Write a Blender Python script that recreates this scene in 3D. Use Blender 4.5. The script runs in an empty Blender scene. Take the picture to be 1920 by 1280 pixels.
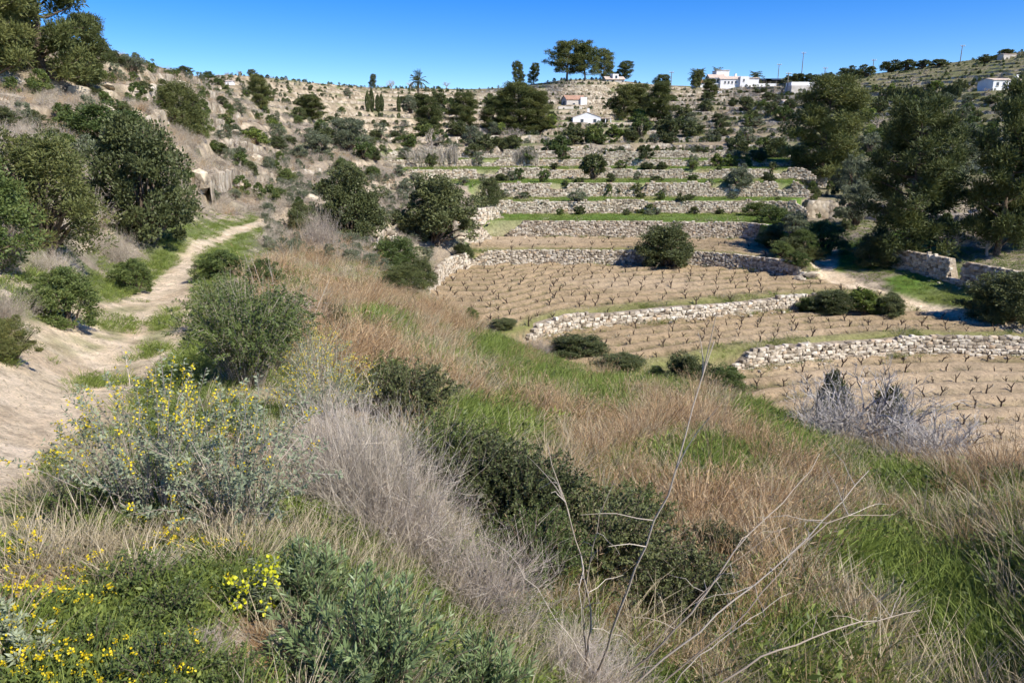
import bpy, math, random
import numpy as np
from mathutils import Vector, Matrix, Euler

# ------------------------------------------------------------------ camera, sky, sun, exposure
SC = bpy.context.scene
COL = SC.collection
W_PX, H_PX, F_PX = 1920.0, 1280.0, 1387.0
PITCH = math.radians(15.0)

cam_data = bpy.data.cameras.new('camera')
cam_data.sensor_width = 36.0
cam_data.lens = 36.0 * F_PX / W_PX
cam_data.clip_start = 0.05
cam_data.clip_end = 3000.0
cam = bpy.data.objects.new('camera', cam_data)
cam.location = (0, 0, 0)
cam.rotation_euler = (math.pi / 2 - PITCH, 0, 0)
COL.objects.link(cam)
SC.camera = cam

SUN_AZ = math.radians(127.0)      # clockwise from the view direction (+Y) towards +X
SUN_EL = math.radians(43.0)
world = bpy.data.worlds.new('World')
SC.world = world
world.use_nodes = True
wn = world.node_tree
wn.nodes.clear()
sky = wn.nodes.new('ShaderNodeTexSky')
sky.sky_type = 'NISHITA'
sky.sun_disc = False
sky.sun_elevation = SUN_EL
sky.sun_rotation = SUN_AZ
sky.altitude = 2500.0
sky.air_density = 1.0
sky.dust_density = 0.0
sky.ozone_density = 3.0
hsv = wn.nodes.new('ShaderNodeHueSaturation')
hsv.inputs['Saturation'].default_value = 1.45
hsv.inputs['Hue'].default_value = 0.516
bg = wn.nodes.new('ShaderNodeBackground')
bg.inputs['Strength'].default_value = 0.125
wo = wn.nodes.new('ShaderNodeOutputWorld')
wn.links.new(sky.outputs[0], hsv.inputs['Color'])
wn.links.new(hsv.outputs[0], bg.inputs['Color'])
wn.links.new(bg.outputs[0], wo.inputs['Surface'])

sun_data = bpy.data.lights.new('sun', 'SUN')
sun_data.energy = 5.0
sun_data.angle = math.radians(0.53)
sun_data.color = (1.0, 0.95, 0.87)
sun = bpy.data.objects.new('sun', sun_data)
to_sun = Vector((math.sin(SUN_AZ) * math.cos(SUN_EL), math.cos(SUN_AZ) * math.cos(SUN_EL), math.sin(SUN_EL)))
sun.rotation_euler = to_sun.to_track_quat('Z', 'Y').to_euler()
sun.location = to_sun * 50
COL.objects.link(sun)

SC.view_settings.view_transform = 'Standard'
SC.view_settings.look = 'None'
SC.view_settings.gamma = 1.0
SC.view_settings.use_curve_mapping = False
SC.view_settings.exposure = 0.52
SC.render.engine = 'CYCLES'
SC.cycles.max_bounces = 4
SC.cycles.diffuse_bounces = 3
SC.cycles.use_adaptive_sampling = True
SC.cycles.adaptive_threshold = 0.04
SC.cycles.adaptive_min_samples = 16
SC.cycles.glossy_bounces = 2
SC.cycles.transmission_bounces = 2
SC.cycles.transparent_max_bounces = 3
SC.cycles.caustics_reflective = False
SC.cycles.caustics_refractive = False

rng = np.random.default_rng(7)
CT, ST = math.cos(PITCH), math.sin(PITCH)

def ray(px, py):
    u = (px - 960.0) / F_PX
    v = (640.0 - py) / F_PX
    return u, CT + v * ST, -ST + v * CT          # X, Y, Z direction

def at(px, py, d):
    """point seen at a pixel, d metres ahead"""
    x, y, z = ray(px, py)
    return x * d / y, d, z * d / y

def DS(d): return d * float(np.interp(d, [30, 39, 115, 170], [1.0, 1.045, 1.045, 1.0]))

def at_s(px, py, d): return at(px, py, DS(d))

def at_z(px, py, z):
    x, y, zz = ray(px, py)
    t = z / zz
    return x * t, y * t, z

# ------------------------------------------------------------------ value noise
_PERM = np.random.default_rng(99).permutation(4096)
_VAL = np.random.default_rng(98).random(4096)
def _hash(ix, iy, seed):
    return _VAL[_PERM[(_PERM[(ix.astype(np.int64) + seed * 131) & 4095] + iy.astype(np.int64)) & 4095]]

def vnoise(x, y, seed=0):
    x = np.asarray(x, float); y = np.asarray(y, float)
    ix = np.floor(x); iy = np.floor(y)
    fx = x - ix; fy = y - iy
    fx = fx * fx * (3 - 2 * fx); fy = fy * fy * (3 - 2 * fy)
    a = _hash(ix, iy, seed); b = _hash(ix + 1, iy, seed)
    c = _hash(ix, iy + 1, seed); d = _hash(ix + 1, iy + 1, seed)
    return (a + (b - a) * fx) * (1 - fy) + (c + (d - c) * fx) * fy

def fbm(x, y, seed=0, oct=4):
    s = 0; a = 0.5; t = 0
    for i in range(oct):
        s = s + a * vnoise(x * 2 ** i + 13.7 * i, y * 2 ** i + 7.3 * i, seed + i); t += a; a *= 0.5
    return s / t

def sstep(a, b, x):
    t = np.clip((x - a) / (b - a), 0, 1)
    return t * t * (3 - 2 * t)

# ------------------------------------------------------------------ macro terrain: surveyed points (pixel, pixel, metres ahead)
CP = [
 # path on the left and its bench
 (0,1000,3.4),(50,850,5),(150,700,8.5),(270,590,13),(340,510,19),(400,450,27),(480,425,33),(0,1280,2.0),(0,1130,2.6),
 (300,1280,1.95),(480,1280,2.0),(300,1000,3.5),(350,800,5.6),(450,650,9.5),(420,560,14.0),(430,500,19.0),
 # left bank and hill
 (0,690,6.8),(0,560,9.5),(0,440,13),(0,300,20),(0,200,30),(0,120,38),(0,60,50),(130,600,10.5),(130,480,15),(120,330,23),
 (200,420,21),(210,540,15.5),(150,155,42),(120,230,33),(250,112,60),(350,138,85),(300,480,20.5),(300,400,25),(300,290,34),(300,200,46),
 (400,400,32),(400,300,45),(400,210,66),(400,170,95),(500,400,38),(500,330,50),(500,250,72),(470,200,100),(450,165,140),(600,350,54),(600,400,44),
 (560,430,38),(620,440,40),(600,290,68),(720,430,47),(700,380,56),(730,340,68),(640,250,100),(600,215,150),
 # grass slope falling to the valley
 (600,1280,2.15),(760,1280,2.4),(900,1280,2.9),(1100,1280,3.7),(1300,1280,4.3),(1600,1280,4.7),(1920,1280,5.0),
 (640,1000,4.0),(800,1000,4.8),(1000,1000,6.0),(1200,1000,7.2),(1500,1000,7.5),(1920,1000,7.4),(900,850,8),(700,780,8.2),(1200,800,12),(1600,890,11.6),
 (1900,905,11.3),(700,620,14),(900,720,14),(620,560,18.5),(560,490,27),(650,490,30),(800,556,30.5),(720,556,26),(800,620,19.5),(1000,720,17),
 (1000,668,26.5),(1200,722,23),(1400,752,20),(1450,800,16.5),(1600,845,14.6),(1850,892,12.2),(2100,930,10.6),
 # slope foot hidden behind its edge
 # valley side left of the vines
 (760,490,41),(800,500,45.5),(850,450,52),(870,480,51),(880,420,59),(900,390,66),(820,400,56),(900,350,76),(800,350,70),
 # right of the vines: path, wall, pines
 (1540,507,49.5),(1560,470,56),(1620,545,45),(1750,585,41),(1900,618,37),(2100,640,35),(1580,420,63),(1700,490,49.5),(1850,487,46.5),(2000,490,45),
 (1650,440,58),(1800,430,56),(1950,420,55),(1540,350,80),(1480,345,79),(1700,360,74),(1900,370,68),(2100,370,66),
 # hillside across the valley
 (750,290,104),(900,290,113),(1100,291,113),(1300,293,112),(1500,300,103),(1700,310,90),(1900,320,80),(2100,320,78),
 (800,250,150),(1000,250,160),(1200,250,160),(1400,250,150),(1600,250,132),(1800,250,118),(2000,250,108),
 (800,205,205),(1000,200,222),(1200,200,230),(1400,200,222),(1600,200,200),(1800,200,172),(2000,200,150),
 (430,140,195),(540,150,230),(640,160,255),(800,166,275),(950,165,282),(1050,152,285),(1150,152,288),(1300,162,300),(1450,156,305),(1600,142,305),(1750,122,312),(1920,97,320),(2100,80,325),
]
cp = [at_s(*c) for c in CP]
cp += [(-2,0,-1.5),(0,0,-1.65),(2,0,-2.4),(4,0.5,-3.5),(-4,0,-1.2),(0,-3,-1.6),(6,2,-4.0),(9,3,-4.3),(-6,-2,-0.7),(5,-3,-3.6)]
# foot of the grass slope, on the vineyard side
for px, py, z, d in ((820,560,-8.87,38.5),(1000,650,-9.62,32),(1200,690,-9.9,28.5),(1400,720,-10.5,27),(1600,790,-10.5,23),(1850,850,-10.5,19.5),(2150,900,-10.5,16.5)):
    x, y, _ = at(px, py, d); cp.append((x, y, z))
for c in ((0,80,75),(120,105,85),(220,118,95),(300,140,150),(430,140,330),(640,160,400),(950,165,420),(1300,162,430),(1600,142,430),(1920,97,440),(2150,80,440)):
    x, y, z = at(*c); cp.append((x, y, z * 0.9 - 6 if c[0] > 310 else z - 3))
cp = np.array(cp)
APEX = 4.0
def feat(X, Y):
    return np.stack([np.clip(X / (Y + APEX), -1.0, 1.0) * 3.0, np.log(Y + APEX)], -1)
_f = feat(cp[:, 0], cp[:, 1]); _q = cp[:, 2] / (cp[:, 1] + APEX)
def _phi(r2): return 0.5 * r2 * np.log(r2 + 1e-12)
_n = len(cp)
_A = np.zeros((_n + 3, _n + 3))
_A[:_n, :_n] = _phi(((_f[:, None] - _f[None]) ** 2).sum(-1)) + np.eye(_n) * 2e-3
_A[:_n, _n] = 1; _A[:_n, _n + 1:] = _f; _A[_n, :_n] = 1; _A[_n + 1:, :_n] = _f.T
_w = np.linalg.solve(_A, np.concatenate([_q, np.zeros(3)]))
def macro(X, Y):
    f = feat(X, Y); sh = f.shape[:-1]; f = f.reshape(-1, 2)
    out = np.empty(len(f))
    for i in range(0, len(f), 20000):
        g = f[i:i + 20000]
        r2 = ((g[:, None] - _f[None]) ** 2).sum(-1)
        out[i:i + 20000] = _phi(r2) @ _w[:_n] + _w[_n] + g @ _w[_n + 1:]
    return out.reshape(sh) * (Y + APEX)

# grid: a fan whose apex lies behind the camera
NA = 470
As = np.linspace(-1.0, 1.0, NA)
Ys = np.concatenate([np.linspace(-3, 1.5, 14)[:-1], np.exp(np.linspace(math.log(5.5), math.log(24), 150))[:-1] - 4,
                     np.arange(20, 112, 0.34), np.arange(112, 330, 0.85), np.linspace(330, 620, 22)])
Ys = np.unique(Ys)
GY, GA = np.meshgrid(Ys, As, indexing='ij')
GX = GA * (GY + APEX)
GZ0 = macro(GX, GY)

# ------------------------------------------------------------------ vineyard terraces
def line_z(pts, z):
    p = np.array([at_z(a, b, z) for a, b in pts]); return p[:, 0], p[:, 1]
def line_d(pts):
    p = np.array([at_s(a, b, d) for a, b, d in pts]); return p[:, 0], p[:, 1]
Z3, Z2, Z1, Z0 = -10.5, -9.62, -8.87, -7.85
WALLS = []      # (xs, ys, z_low, z_high)
def addwall(xy, zl, zh): WALLS.append((np.array(xy[0]), np.array(xy[1]), zl, zh))
addwall(line_z([(1150,745),(1280,718),(1385,697),(1450,688),(1550,677),(1650,669),(1750,666),(1920,669),(2100,680),(2300,700)], Z3), Z3, Z2)
addwall(line_z([(900,668),(1000,640),(1060,622),(1150,612),(1250,603),(1350,594),(1440,586),(1490,581),(1600,577),(1700,578),(1800,585)], Z2), Z2, Z1)
addwall(line_z([(820,500),(905,497),(1000,495),(1180,496),(1300,498),(1400,507),(1490,520),(1520,524)], Z1), Z1, Z0)
addwall(line_z([(860,446),(950,445),(1100,446),(1300,447),(1400,449),(1440,455),(1490,480)], Z0), Z0, -6.48)
addwall(line_d([(860,390,66),(940,396,67.5),(1200,398,68.5),(1450,400,68.5),(1520,400,67)]), -6.48, -5.35)
addwall(line_d([(820,366,71),(930,368,73.5),(1200,369,74.5),(1450,372,74),(1530,372,73)]), -5.35, -3.97)
addwall(line_d([(700,335,78),(870,335,82),(1140,338,84),(1480,338,83),(1540,338,82)]), -3.97, -2.9)
addwall(line_d([(690,315,88),(870,315,92),(1150,313,94),(1450,316,92),(1540,316,90)]), -2.9, -2.05)
addwall(line_d([(690,298,99),(870,298,103),(1150,297,104),(1450,300,102),(1560,300,100)]), -2.05, -1.05)

def wallY(k, X): return np.interp(X, WALLS[k][0], WALLS[k][1])
def terr_z(X, Y):
    z = np.full(X.shape, Z3)
    for k, (xs, ys, zl, zh) in enumerate(WALLS):
        z = z + (zh - zl) * sstep(0.28, 0.62, Y - wallY(k, X))
    return z
# front (slope foot), left and right limits of the terraced ground
_fx, _fy = zip(*[at_s(px, py, d)[:2] for px, py, d in ((700,520,41),(820,556,39),(1000,645,30.5),(1200,690,27.5),(1400,717,26),(1600,790,21.5),(1850,850,18.5),(2200,900,16))])
def frontY(X): return np.interp(X, _fx, _fy)
_l = [at_s(px, py, d)[:2] for px, py, d in ((816,550,38),(812,545,41.5),(812,520,46),(835,508,50),(890,497,53),(880,470,57),(900,450,60),(915,420,63),(905,398,68),(890,370,74),(740,338,82),(720,315,92),(720,300,102),(720,296,112))]
def leftX(Y): return np.interp(Y, [p[1] for p in _l], [p[0] for p in _l])
_r = [at_s(px, py, d)[:2] for px, py, d in ((2600,680,30),(2250,650,35.5),(1935,628,36.8),(1755,596,40.3),(1625,560,44),(1520,535,47.5),(1500,505,52),(1490,485,55),(1450,450,60),(1480,400,68),(1500,370,74),(1490,338,84),(1500,310,95),(1540,300,112))]
def rightX(Y): return np.interp(Y, [p[1] for p in _r], [p[0] for p in _r])
def terr_mask(X, Y):
    m = sstep(-0.6, 1.6, Y - frontY(X)) * sstep(-1.6, 0.6, X - leftX(Y)) * sstep(-1.4, 0.4, rightX(Y) - X)
    return m * (1 - sstep(106, 112, Y))
TM = terr_mask(GX, GY)
TZ = terr_z(GX, GY)

# rougher terracing on the slopes around and across
def hill_steps(X, Y, Z):
    h = 1.8
    warp = 0.9 * (fbm(X * 0.03, Y * 0.03, 5) - 0.5)
    q = (Z + warp) / h
    fr = q - np.floor(q)
    stepped = (np.floor(q) + sstep(0.84, 0.99, fr)) * h - warp
    return stepped, q
HS, HQ = hill_steps(GX, GY, GZ0)
far_m = sstep(100, 116, GY) * (1 - sstep(305, 330, GY))
left_m = sstep(24, 36, GY) * (1 - sstep(100, 116, GY)) * sstep(0.04, 0.16, -GX / (GY + APEX)) * 0.42
right_m = sstep(56, 70, GY) * (1 - sstep(100, 116, GY)) * sstep(0.30, 0.36, GX / (GY + APEX)) * 0.9
smask = np.clip(far_m * 0.92 + left_m + right_m, 0, 1)
GZ = GZ0 + (HS - GZ0) * smask
rough = (fbm(GX * 0.35, GY * 0.35, 11, 4) - 0.5) * (0.25 + 0.75 * sstep(20, 60, GY)) * np.where(GY > 108, 0.18, 0.9)
bump = (fbm(GX * 2.2, GY * 2.2, 17, 3) - 0.5) * 0.14 * (1 - sstep(15, 40, GY))

# paths: polylines in plan with half widths
def px_poly(pts):
    return np.array([at_s(a, b, d)[:2] for a, b, d, _ in pts]), np.array([p[3] for p in pts])
PATH_L = px_poly([(-960,1300,1.4,0.75),(-420,1000,3.4,0.95),(-160,850,5,0.95),(40,760,6.6,1.0),(150,700,8.5,0.95),(240,640,10.4,0.88),(272,590,13,0.85),(330,525,18,0.5),(352,495,21,0.27),(398,455,26.5,0.27),(440,436,31,0.27),(500,423,36,0.3)])
PATH_R = px_poly([(1565,455,58,0.25),(1562,480,54,0.3),(1535,507,49.5,0.95),(1600,540,45.3,1.0),(1750,583,41,0.8),(1880,612,37.5,0.7),(2050,640,35,0.7)])
def dist_poly(X, Y, poly):
    P, Wd = poly
    best = np.full(X.shape, 1e9); wid = np.zeros(X.shape)
    for i in range(len(P) - 1):
        a, b = P[i], P[i + 1]; ab = b - a; L2 = ab @ ab
        t = np.clip(((X - a[0]) * ab[0] + (Y - a[1]) * ab[1]) / L2, 0, 1)
        d = np.hypot(X - a[0] - t * ab[0], Y - a[1] - t * ab[1])
        w = Wd[i] + (Wd[i + 1] - Wd[i]) * t
        sd = d - w
        m = sd < best
        best = np.where(m, sd, best)
    return best
_edge = (fbm(GX * 1.3, GY * 1.3, 31, 3) - 0.5) * 0.5 * np.clip(GY / 12, 0.25, 1)
DL = dist_poly(GX, GY, PATH_L) + _edge
DR = dist_poly(GX, GY, PATH_R) + _edge * 0.6
PM = np.maximum(1 - sstep(-0.2, 0.18, DL), (1 - sstep(-0.15, 0.3, DR)))
GZ = GZ + (rough + bump) * (1 - 0.85 * PM)
# furrows: rows parallel to the walls of each field
def row_t(X, Y):
    """field id (0..3) and row coordinate in metres from the field's front"""
    fid = np.full(X.shape, -1); t = np.zeros(X.shape)
    bounds = [frontY(X)] + [wallY(k, X) for k in range(4)]
    for k in range(4):
        m = (Y >= bounds[k] + 0.3) & (Y < bounds[k + 1])
        fid = np.where(m, k, fid)
    t = np.where(fid == 0, wallY(0, X) - Y, t)
    fb = np.maximum(bounds[2] - bounds[1], 0.5)
    t = np.where(fid == 1, (Y - bounds[1]) / fb * 8.4, t)
    fb = np.maximum(bounds[3] - np.maximum(bounds[2], frontY(X)), 1.0)
    wgt = sstep(0, 1, (Y - bounds[2]) / fb)
    t = np.where(fid == 2, (Y - bounds[2]) * (1 - 0.0) , t)
    t = np.where(fid == 3, Y - bounds[3], t)
    return fid, t
ROWSP = [1.6, 1.4, 1.62, 2.0]
FID, RT = row_t(GX, GY)
FID = np.where(TM > 0.6, FID, -1)
sp = np.choose(np.clip(FID, 0, 3), ROWSP)
fur = np.cos(2 * math.pi * RT / sp)
TZ2 = TZ + np.where(FID >= 0, 0.14 * fur, 0) + (fbm(GX * 0.9, GY * 0.9, 41, 3) - 0.5) * 0.14
GZ = GZ * (1 - TM) + TZ2 * TM

def zat(X, Y, arr=None):
    arr = GZ if arr is None else arr
    X = np.asarray(X, float); Y = np.asarray(Y, float)
    r = np.clip(np.interp(Y, Ys, np.arange(len(Ys))), 0, len(Ys) - 1.001)
    c = np.clip((X / (Y + APEX) + 1.0) / 2.0 * (NA - 1), 0, NA - 1.001)
    i = r.astype(int); j = c.astype(int); fi = r - i; fj = c - j
    return (arr[i, j] * (1 - fj) + arr[i, j + 1] * fj) * (1 - fi) + (arr[i + 1, j] * (1 - fj) + arr[i + 1, j + 1] * fj) * fi

_RY = np.exp(np.linspace(math.log(1.2), math.log(500), 4000))
def hit(px, py, dmin=1.2):
    x, y, z = ray(px, py)
    X = _RY * x / y; Z = _RY * z / y
    g = zat(X, _RY)
    b = np.nonzero((Z < g) & (_RY >= dmin))[0]
    i = b[0] if len(b) else len(_RY) - 1
    if not len(b):
        i = int(np.argmin(np.where((_RY < 330) & (_RY > dmin), Z - g, 1e9)))
    return float(X[i]), float(_RY[i]), float(g[i])

# ------------------------------------------------------------------ mesh helpers
def mesh_np(name, V, quads=None, tris=None, attrs=None, smooth=False, mat=None, colors=None):
    V = np.asarray(V, np.float32).reshape(-1, 3)
    parts = []; sizes = []
    if quads is not None and len(quads):
        q = np.asarray(quads, np.int32).reshape(-1, 4); parts.append(q.ravel()); sizes.append(np.full(len(q), 4, np.int32))
    if tris is not None and len(tris):
        t = np.asarray(tris, np.int32).reshape(-1, 3); parts.append(t.ravel()); sizes.append(np.full(len(t), 3, np.int32))
    loops = np.concatenate(parts) if parts else np.zeros(0, np.int32)
    sizes = np.concatenate(sizes) if sizes else np.zeros(0, np.int32)
    me = bpy.data.meshes.new(name)
    me.vertices.add(len(V)); me.vertices.foreach_set('co', V.ravel())
    me.loops.add(len(loops)); me.loops.foreach_set('vertex_index', loops)
    me.polygons.add(len(sizes))
    starts = np.concatenate([[0], np.cumsum(sizes)[:-1]]).astype(np.int32) if len(sizes) else sizes
    me.polygons.foreach_set('loop_start', starts)
    me.polygons.foreach_set('use_smooth', np.full(len(sizes), smooth, bool))
    me.update(calc_edges=True)
    if attrs:
        for k, (dom, arr) in attrs.items():
            a = me.attributes.new(k, 'FLOAT', dom); a.data.foreach_set('value', np.asarray(arr, np.float32))
    if colors is not None:
        a = me.attributes.new('gcol', 'FLOAT_COLOR', 'POINT')
        a.data.foreach_set('color', np.asarray(colors, np.float32).ravel())
    if mat is not None:
        me.materials.append(mat)
    return me

def link(name, me, parent=None, loc=None, rot=None, scale=None):
    o = bpy.data.objects.new(name, me); COL.objects.link(o)
    if parent is not None: o.parent = parent
    if loc is not None: o.location = loc
    if rot is not None: o.rotation_euler = rot
    if scale is not None: o.scale = scale if hasattr(scale, '__len__') else (scale,) * 3
    return o

def tag(o, label, cat, group=None, kind=None):
    if label: o['label'] = label
    if cat: o['category'] = cat
    if group: o['group'] = group
    if kind: o['kind'] = kind
    return o

def struct(o, label=None):
    o['kind'] = 'structure'
    if label: o['label'] = label
    return o

def empty(name, loc, rz=0.0, scale=1.0):
    return link(name, None, None, loc, (0, 0, rz), scale)

# ------------------------------------------------------------------ materials
def mat_new(name):
    m = bpy.data.materials.new(name); m.use_nodes = True
    nt = m.node_tree; b = nt.nodes['Principled BSDF']
    b.inputs['Roughness'].default_value = 0.9
    b.inputs['Specular IOR Level'].default_value = 0.15
    return m, nt, b

def N(nt, t, **kw):
    n = nt.nodes.new(t)
    for k, v in kw.items(): setattr(n, k, v)
    return n

def ramp(nt, stops, fac):
    r = nt.nodes.new('ShaderNodeValToRGB')
    e = r.color_ramp.elements
    while len(e) < len(stops): e.new(0.5)
    for el, (p, c) in zip(e, stops):
        el.position = p; el.color = (*c, 1)
    nt.links.new(fac, r.inputs[0])
    return r.outputs[0]

def math_n(nt, op, a, b):
    n = nt.nodes.new('ShaderNodeMath'); n.operation = op
    for i, v in enumerate((a, b)):
        if isinstance(v, (int, float)): n.inputs[i].default_value = v
        else: nt.links.new(v, n.inputs[i])
    return n.outputs[0]

def leaf_mat(name, stops, translucent=0.3, rough=0.55, spec=0.25, objvar=0.35):
    """leaves: colour by per-leaf value 'var' and per-object random, some light through the blade"""
    m, nt, b = mat_new(name)
    at_ = N(nt, 'ShaderNodeAttribute', attribute_name='var')
    oi = N(nt, 'ShaderNodeObjectInfo')
    f = math_n(nt, 'ADD', math_n(nt, 'MULTIPLY', at_.outputs['Fac'], 1 - objvar), math_n(nt, 'MULTIPLY', oi.outputs['Random'], objvar))
    c = ramp(nt, stops, f)
    b.inputs['Roughness'].default_value = rough
    b.inputs['Specular IOR Level'].default_value = spec
    nt.links.new(c, b.inputs['Base Color'])
    if translucent > 0:
        tr = N(nt, 'ShaderNodeBsdfTranslucent')
        nt.links.new(c, tr.inputs['Color'])
        mx = N(nt, 'ShaderNodeMixShader'); mx.inputs[0].default_value = translucent
        nt.links.new(b.outputs[0], mx.inputs[1]); nt.links.new(tr.outputs[0], mx.inputs[2])
        nt.links.new(mx.outputs[0], nt.nodes['Material Output'].inputs['Surface'])
    return m

def plain_mat(name, col, rough=0.85, noise=0.15, scale=8.0, bump=0.0, spec=0.15):
    m, nt, b = mat_new(name)
    tc = N(nt, 'ShaderNodeTexCoord')
    no = N(nt, 'ShaderNodeTexNoise'); no.inputs['Scale'].default_value = scale; no.inputs['Detail'].default_value = 5
    nt.links.new(tc.outputs['Object'], no.inputs['Vector'])
    lo = tuple(c * (1 - noise * 1.6) for c in col); hi = tuple(min(1, c * (1 + noise)) for c in col)
    nt.links.new(ramp(nt, [(0.3, lo), (0.7, hi)], no.outputs['Fac']), b.inputs['Base Color'])
    b.inputs['Roughness'].default_value = rough
    b.inputs['Specular IOR Level'].default_value = spec
    if bump:
        bp = N(nt, 'ShaderNodeBump'); bp.inputs['Strength'].default_value = bump; bp.inputs['Distance'].default_value = 0.02
        nt.links.new(no.outputs['Fac'], bp.inputs['Height']); nt.links.new(bp.outputs[0], b.inputs['Normal'])
    return m

# ------------------------------------------------------------------ ground colours (what grows or lies there, by place, plus painted furrow shade)
def C(*c): return np.array(c)
n_big = fbm(GX * 0.06, GY * 0.06, 51, 4)
n_mid = fbm(GX * 0.3, GY * 0.3, 61, 4)
n_fine = fbm(GX * 1.1, GY * 1.1, 71, 4)
def mixc(a, b, m): return a + (b - a) * m[..., None]
soil = C(0.33, 0.247, 0.15); dry = C(0.30, 0.225, 0.125); green = C(0.135, 0.175, 0.045); scrubc = C(0.27, 0.222, 0.165)
rockc = C(0.55, 0.46, 0.33); dkgreen = C(0.07, 0.095, 0.035); pathc = C(0.60, 0.49, 0.345); redsoil = C(0.36, 0.23, 0.12)
col = np.broadcast_to(scrubc, GX.shape + (3,)).copy()
col = mixc(col, dkgreen, sstep(0.5, 0.68, n_mid) * 0.5)
col = mixc(col, rockc, sstep(0.56, 0.70, n_fine) * 0.6)
# hillside across: pale earth, dry herbs, green herbs
ffar = sstep(95, 120, GY)
fc = mixc(np.broadcast_to(C(0.225, 0.178, 0.115), col.shape), C(0.14, 0.14, 0.07), sstep(0.42, 0.58, n_big))
fc = mixc(fc, C(0.13, 0.16, 0.06), sstep(0.5, 0.64, n_mid) * 0.8)
fc = mixc(fc, C(0.31, 0.245, 0.165), sstep(0.52, 0.66, fbm(GX * 0.16, GY * 0.16, 77)) * 0.7)
rgt = sstep(0.30, 0.42, GX / (GY + APEX)) * sstep(60, 90, GY)
fc = mixc(fc, C(0.155, 0.165, 0.07), rgt * 0.7)
col = mixc(col, fc, np.maximum(ffar, rgt))
# near slope: dry grass litter and green flushes
near = (1 - sstep(34, 46, GY)) * sstep(-0.17, -0.10, GX / (GY + APEX) + 0.02 * (GY < 14))
sl = mixc(np.broadcast_to(dry, col.shape), green, sstep(0.47, 0.58, fbm(GX * 0.45, GY * 0.45, 81)))
col = mixc(col, sl, near * (1 - TM))
ncam = (1 - sstep(5, 9, GY))
col = mixc(col, mixc(np.broadcast_to(C(0.34, 0.24, 0.145), col.shape), C(0.13, 0.14, 0.055), sstep(0.40, 0.55, n_fine)), ncam * (1 - sstep(0.25, 0.45, GX / (GY + APEX))) )
# verge grass beside the left path
verge = (1 - sstep(0.2, 1.1, DL + (n_fine - 0.5) * 1.5)) * sstep(6, 9, GY)
col = mixc(col, green, verge * 0.9)
# vineyard fields
fieldm = (FID >= 0) * TM
grass_shade_row = sstep(0.05, 0.55, fur * -1 + (n_fine - 0.5) * 0.9)  # dark strips between vine rows: grass and furrow shade painted in together
fs = mixc(np.broadcast_to(soil, col.shape), C(0.135, 0.12, 0.055), np.where(FID == 2, 0.9, np.where(FID == 3, 0.8, 0.8)) * grass_shade_row * (0.45 + 0.55 * sstep(0.3, 0.5, n_mid)))
fs = mixc(fs, C(0.43, 0.335, 0.225), sstep(0.55, 0.7, n_big) * 0.6)
front_strip = np.zeros(GX.shape)
for k in range(3):
    dd = GY - wallY(k, GX); front_strip = np.maximum(front_strip, sstep(0.4, 0.7, dd) * (1 - sstep(1.1, 1.9, dd + (n_fine - .5))))
fs = mixc(fs, C(0.17, 0.185, 0.06), front_strip * 0.75)
col = mixc(col, fs, fieldm.astype(float))
gt = (TM > 0.4) & (FID < 0) & (GY > 55)
gtc = mixc(np.broadcast_to(C(0.115, 0.19, 0.035), col.shape), C(0.26, 0.24, 0.10), sstep(0.45, 0.62, n_mid) * sstep(62, 80, GY))
col = np.where(gt[..., None], gtc, col)
for k in range(3, 9):   # earth showing below each of the upper walls
    dd = wallY(k, GX) - GY; m = (1 - sstep(0.0, 0.9, np.abs(dd + 0.2))) * TM; col = mixc(col, C(0.42, 0.34, 0.24), m * 0.7)
# green ramp and grass by the right-hand path
ra = sstep(0.27, 0.30, GX / (GY + APEX)) * (1 - sstep(0.50, 0.60, GX / (GY + APEX))) * sstep(40, 46, GY) * (1 - sstep(62, 72, GY)) * (1 - TM)
col = mixc(col, C(0.10, 0.17, 0.03), ra * sstep(0.35, 0.5, n_mid))
ra = sstep(0.30, 0.34, GX / (GY + APEX)) * sstep(33, 36, GY) * (1 - sstep(44, 47, GY)) * (1 - TM)
col = mixc(col, C(0.16, 0.19, 0.055), ra)
# paths
pc = mixc(np.broadcast_to(pathc, col.shape), C(0.53, 0.415, 0.28), sstep(0.4, 0.65, n_fine))
pc = mixc(pc, C(0.67, 0.55, 0.40), sstep(0.55, 0.7, fbm(GX * 3, GY * 3, 91)))
midstrip = (1 - sstep(0.1, 0.3, np.abs(DL + 0.5))) * sstep(8, 10, GY) * (1 - sstep(13, 15, GY)) * sstep(.4, .5, n_fine)
pc = mixc(pc, green, midstrip * 0.6)
col = mixc(col, pc, PM)
# freshly exposed earth in the near bank
bank = np.exp(-(((GX + 0.72) / 0.28) ** 2 + ((GY - 2.35) / 0.35) ** 2))
col = mixc(col, C(0.46, 0.27, 0.12), np.clip(bank * 1.3, 0, 1))
# rock and stone faces on hill risers
slope = np.hypot(np.gradient(GZ, axis=0) / np.gradient(GY, axis=0), np.gradient(GZ, axis=1) / np.gradient(GX, axis=1))
ris = sstep(0.6, 1.0, slope) * (smask > 0.25) * (TM < 0.5)
wc = mixc(np.broadcast_to(C(0.50, 0.41, 0.29), col.shape), C(0.30, 0.245, 0.17), sstep(0.4, 0.6, n_fine))
col = mixc(col, wc, ris * sstep(0.30, 0.46, fbm(GX * 0.12, GY * 0.5, 97)) * (1 - 0.55 * rgt))
rgba = np.concatenate([col, np.ones(GX.shape + (1,))], -1)

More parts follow.
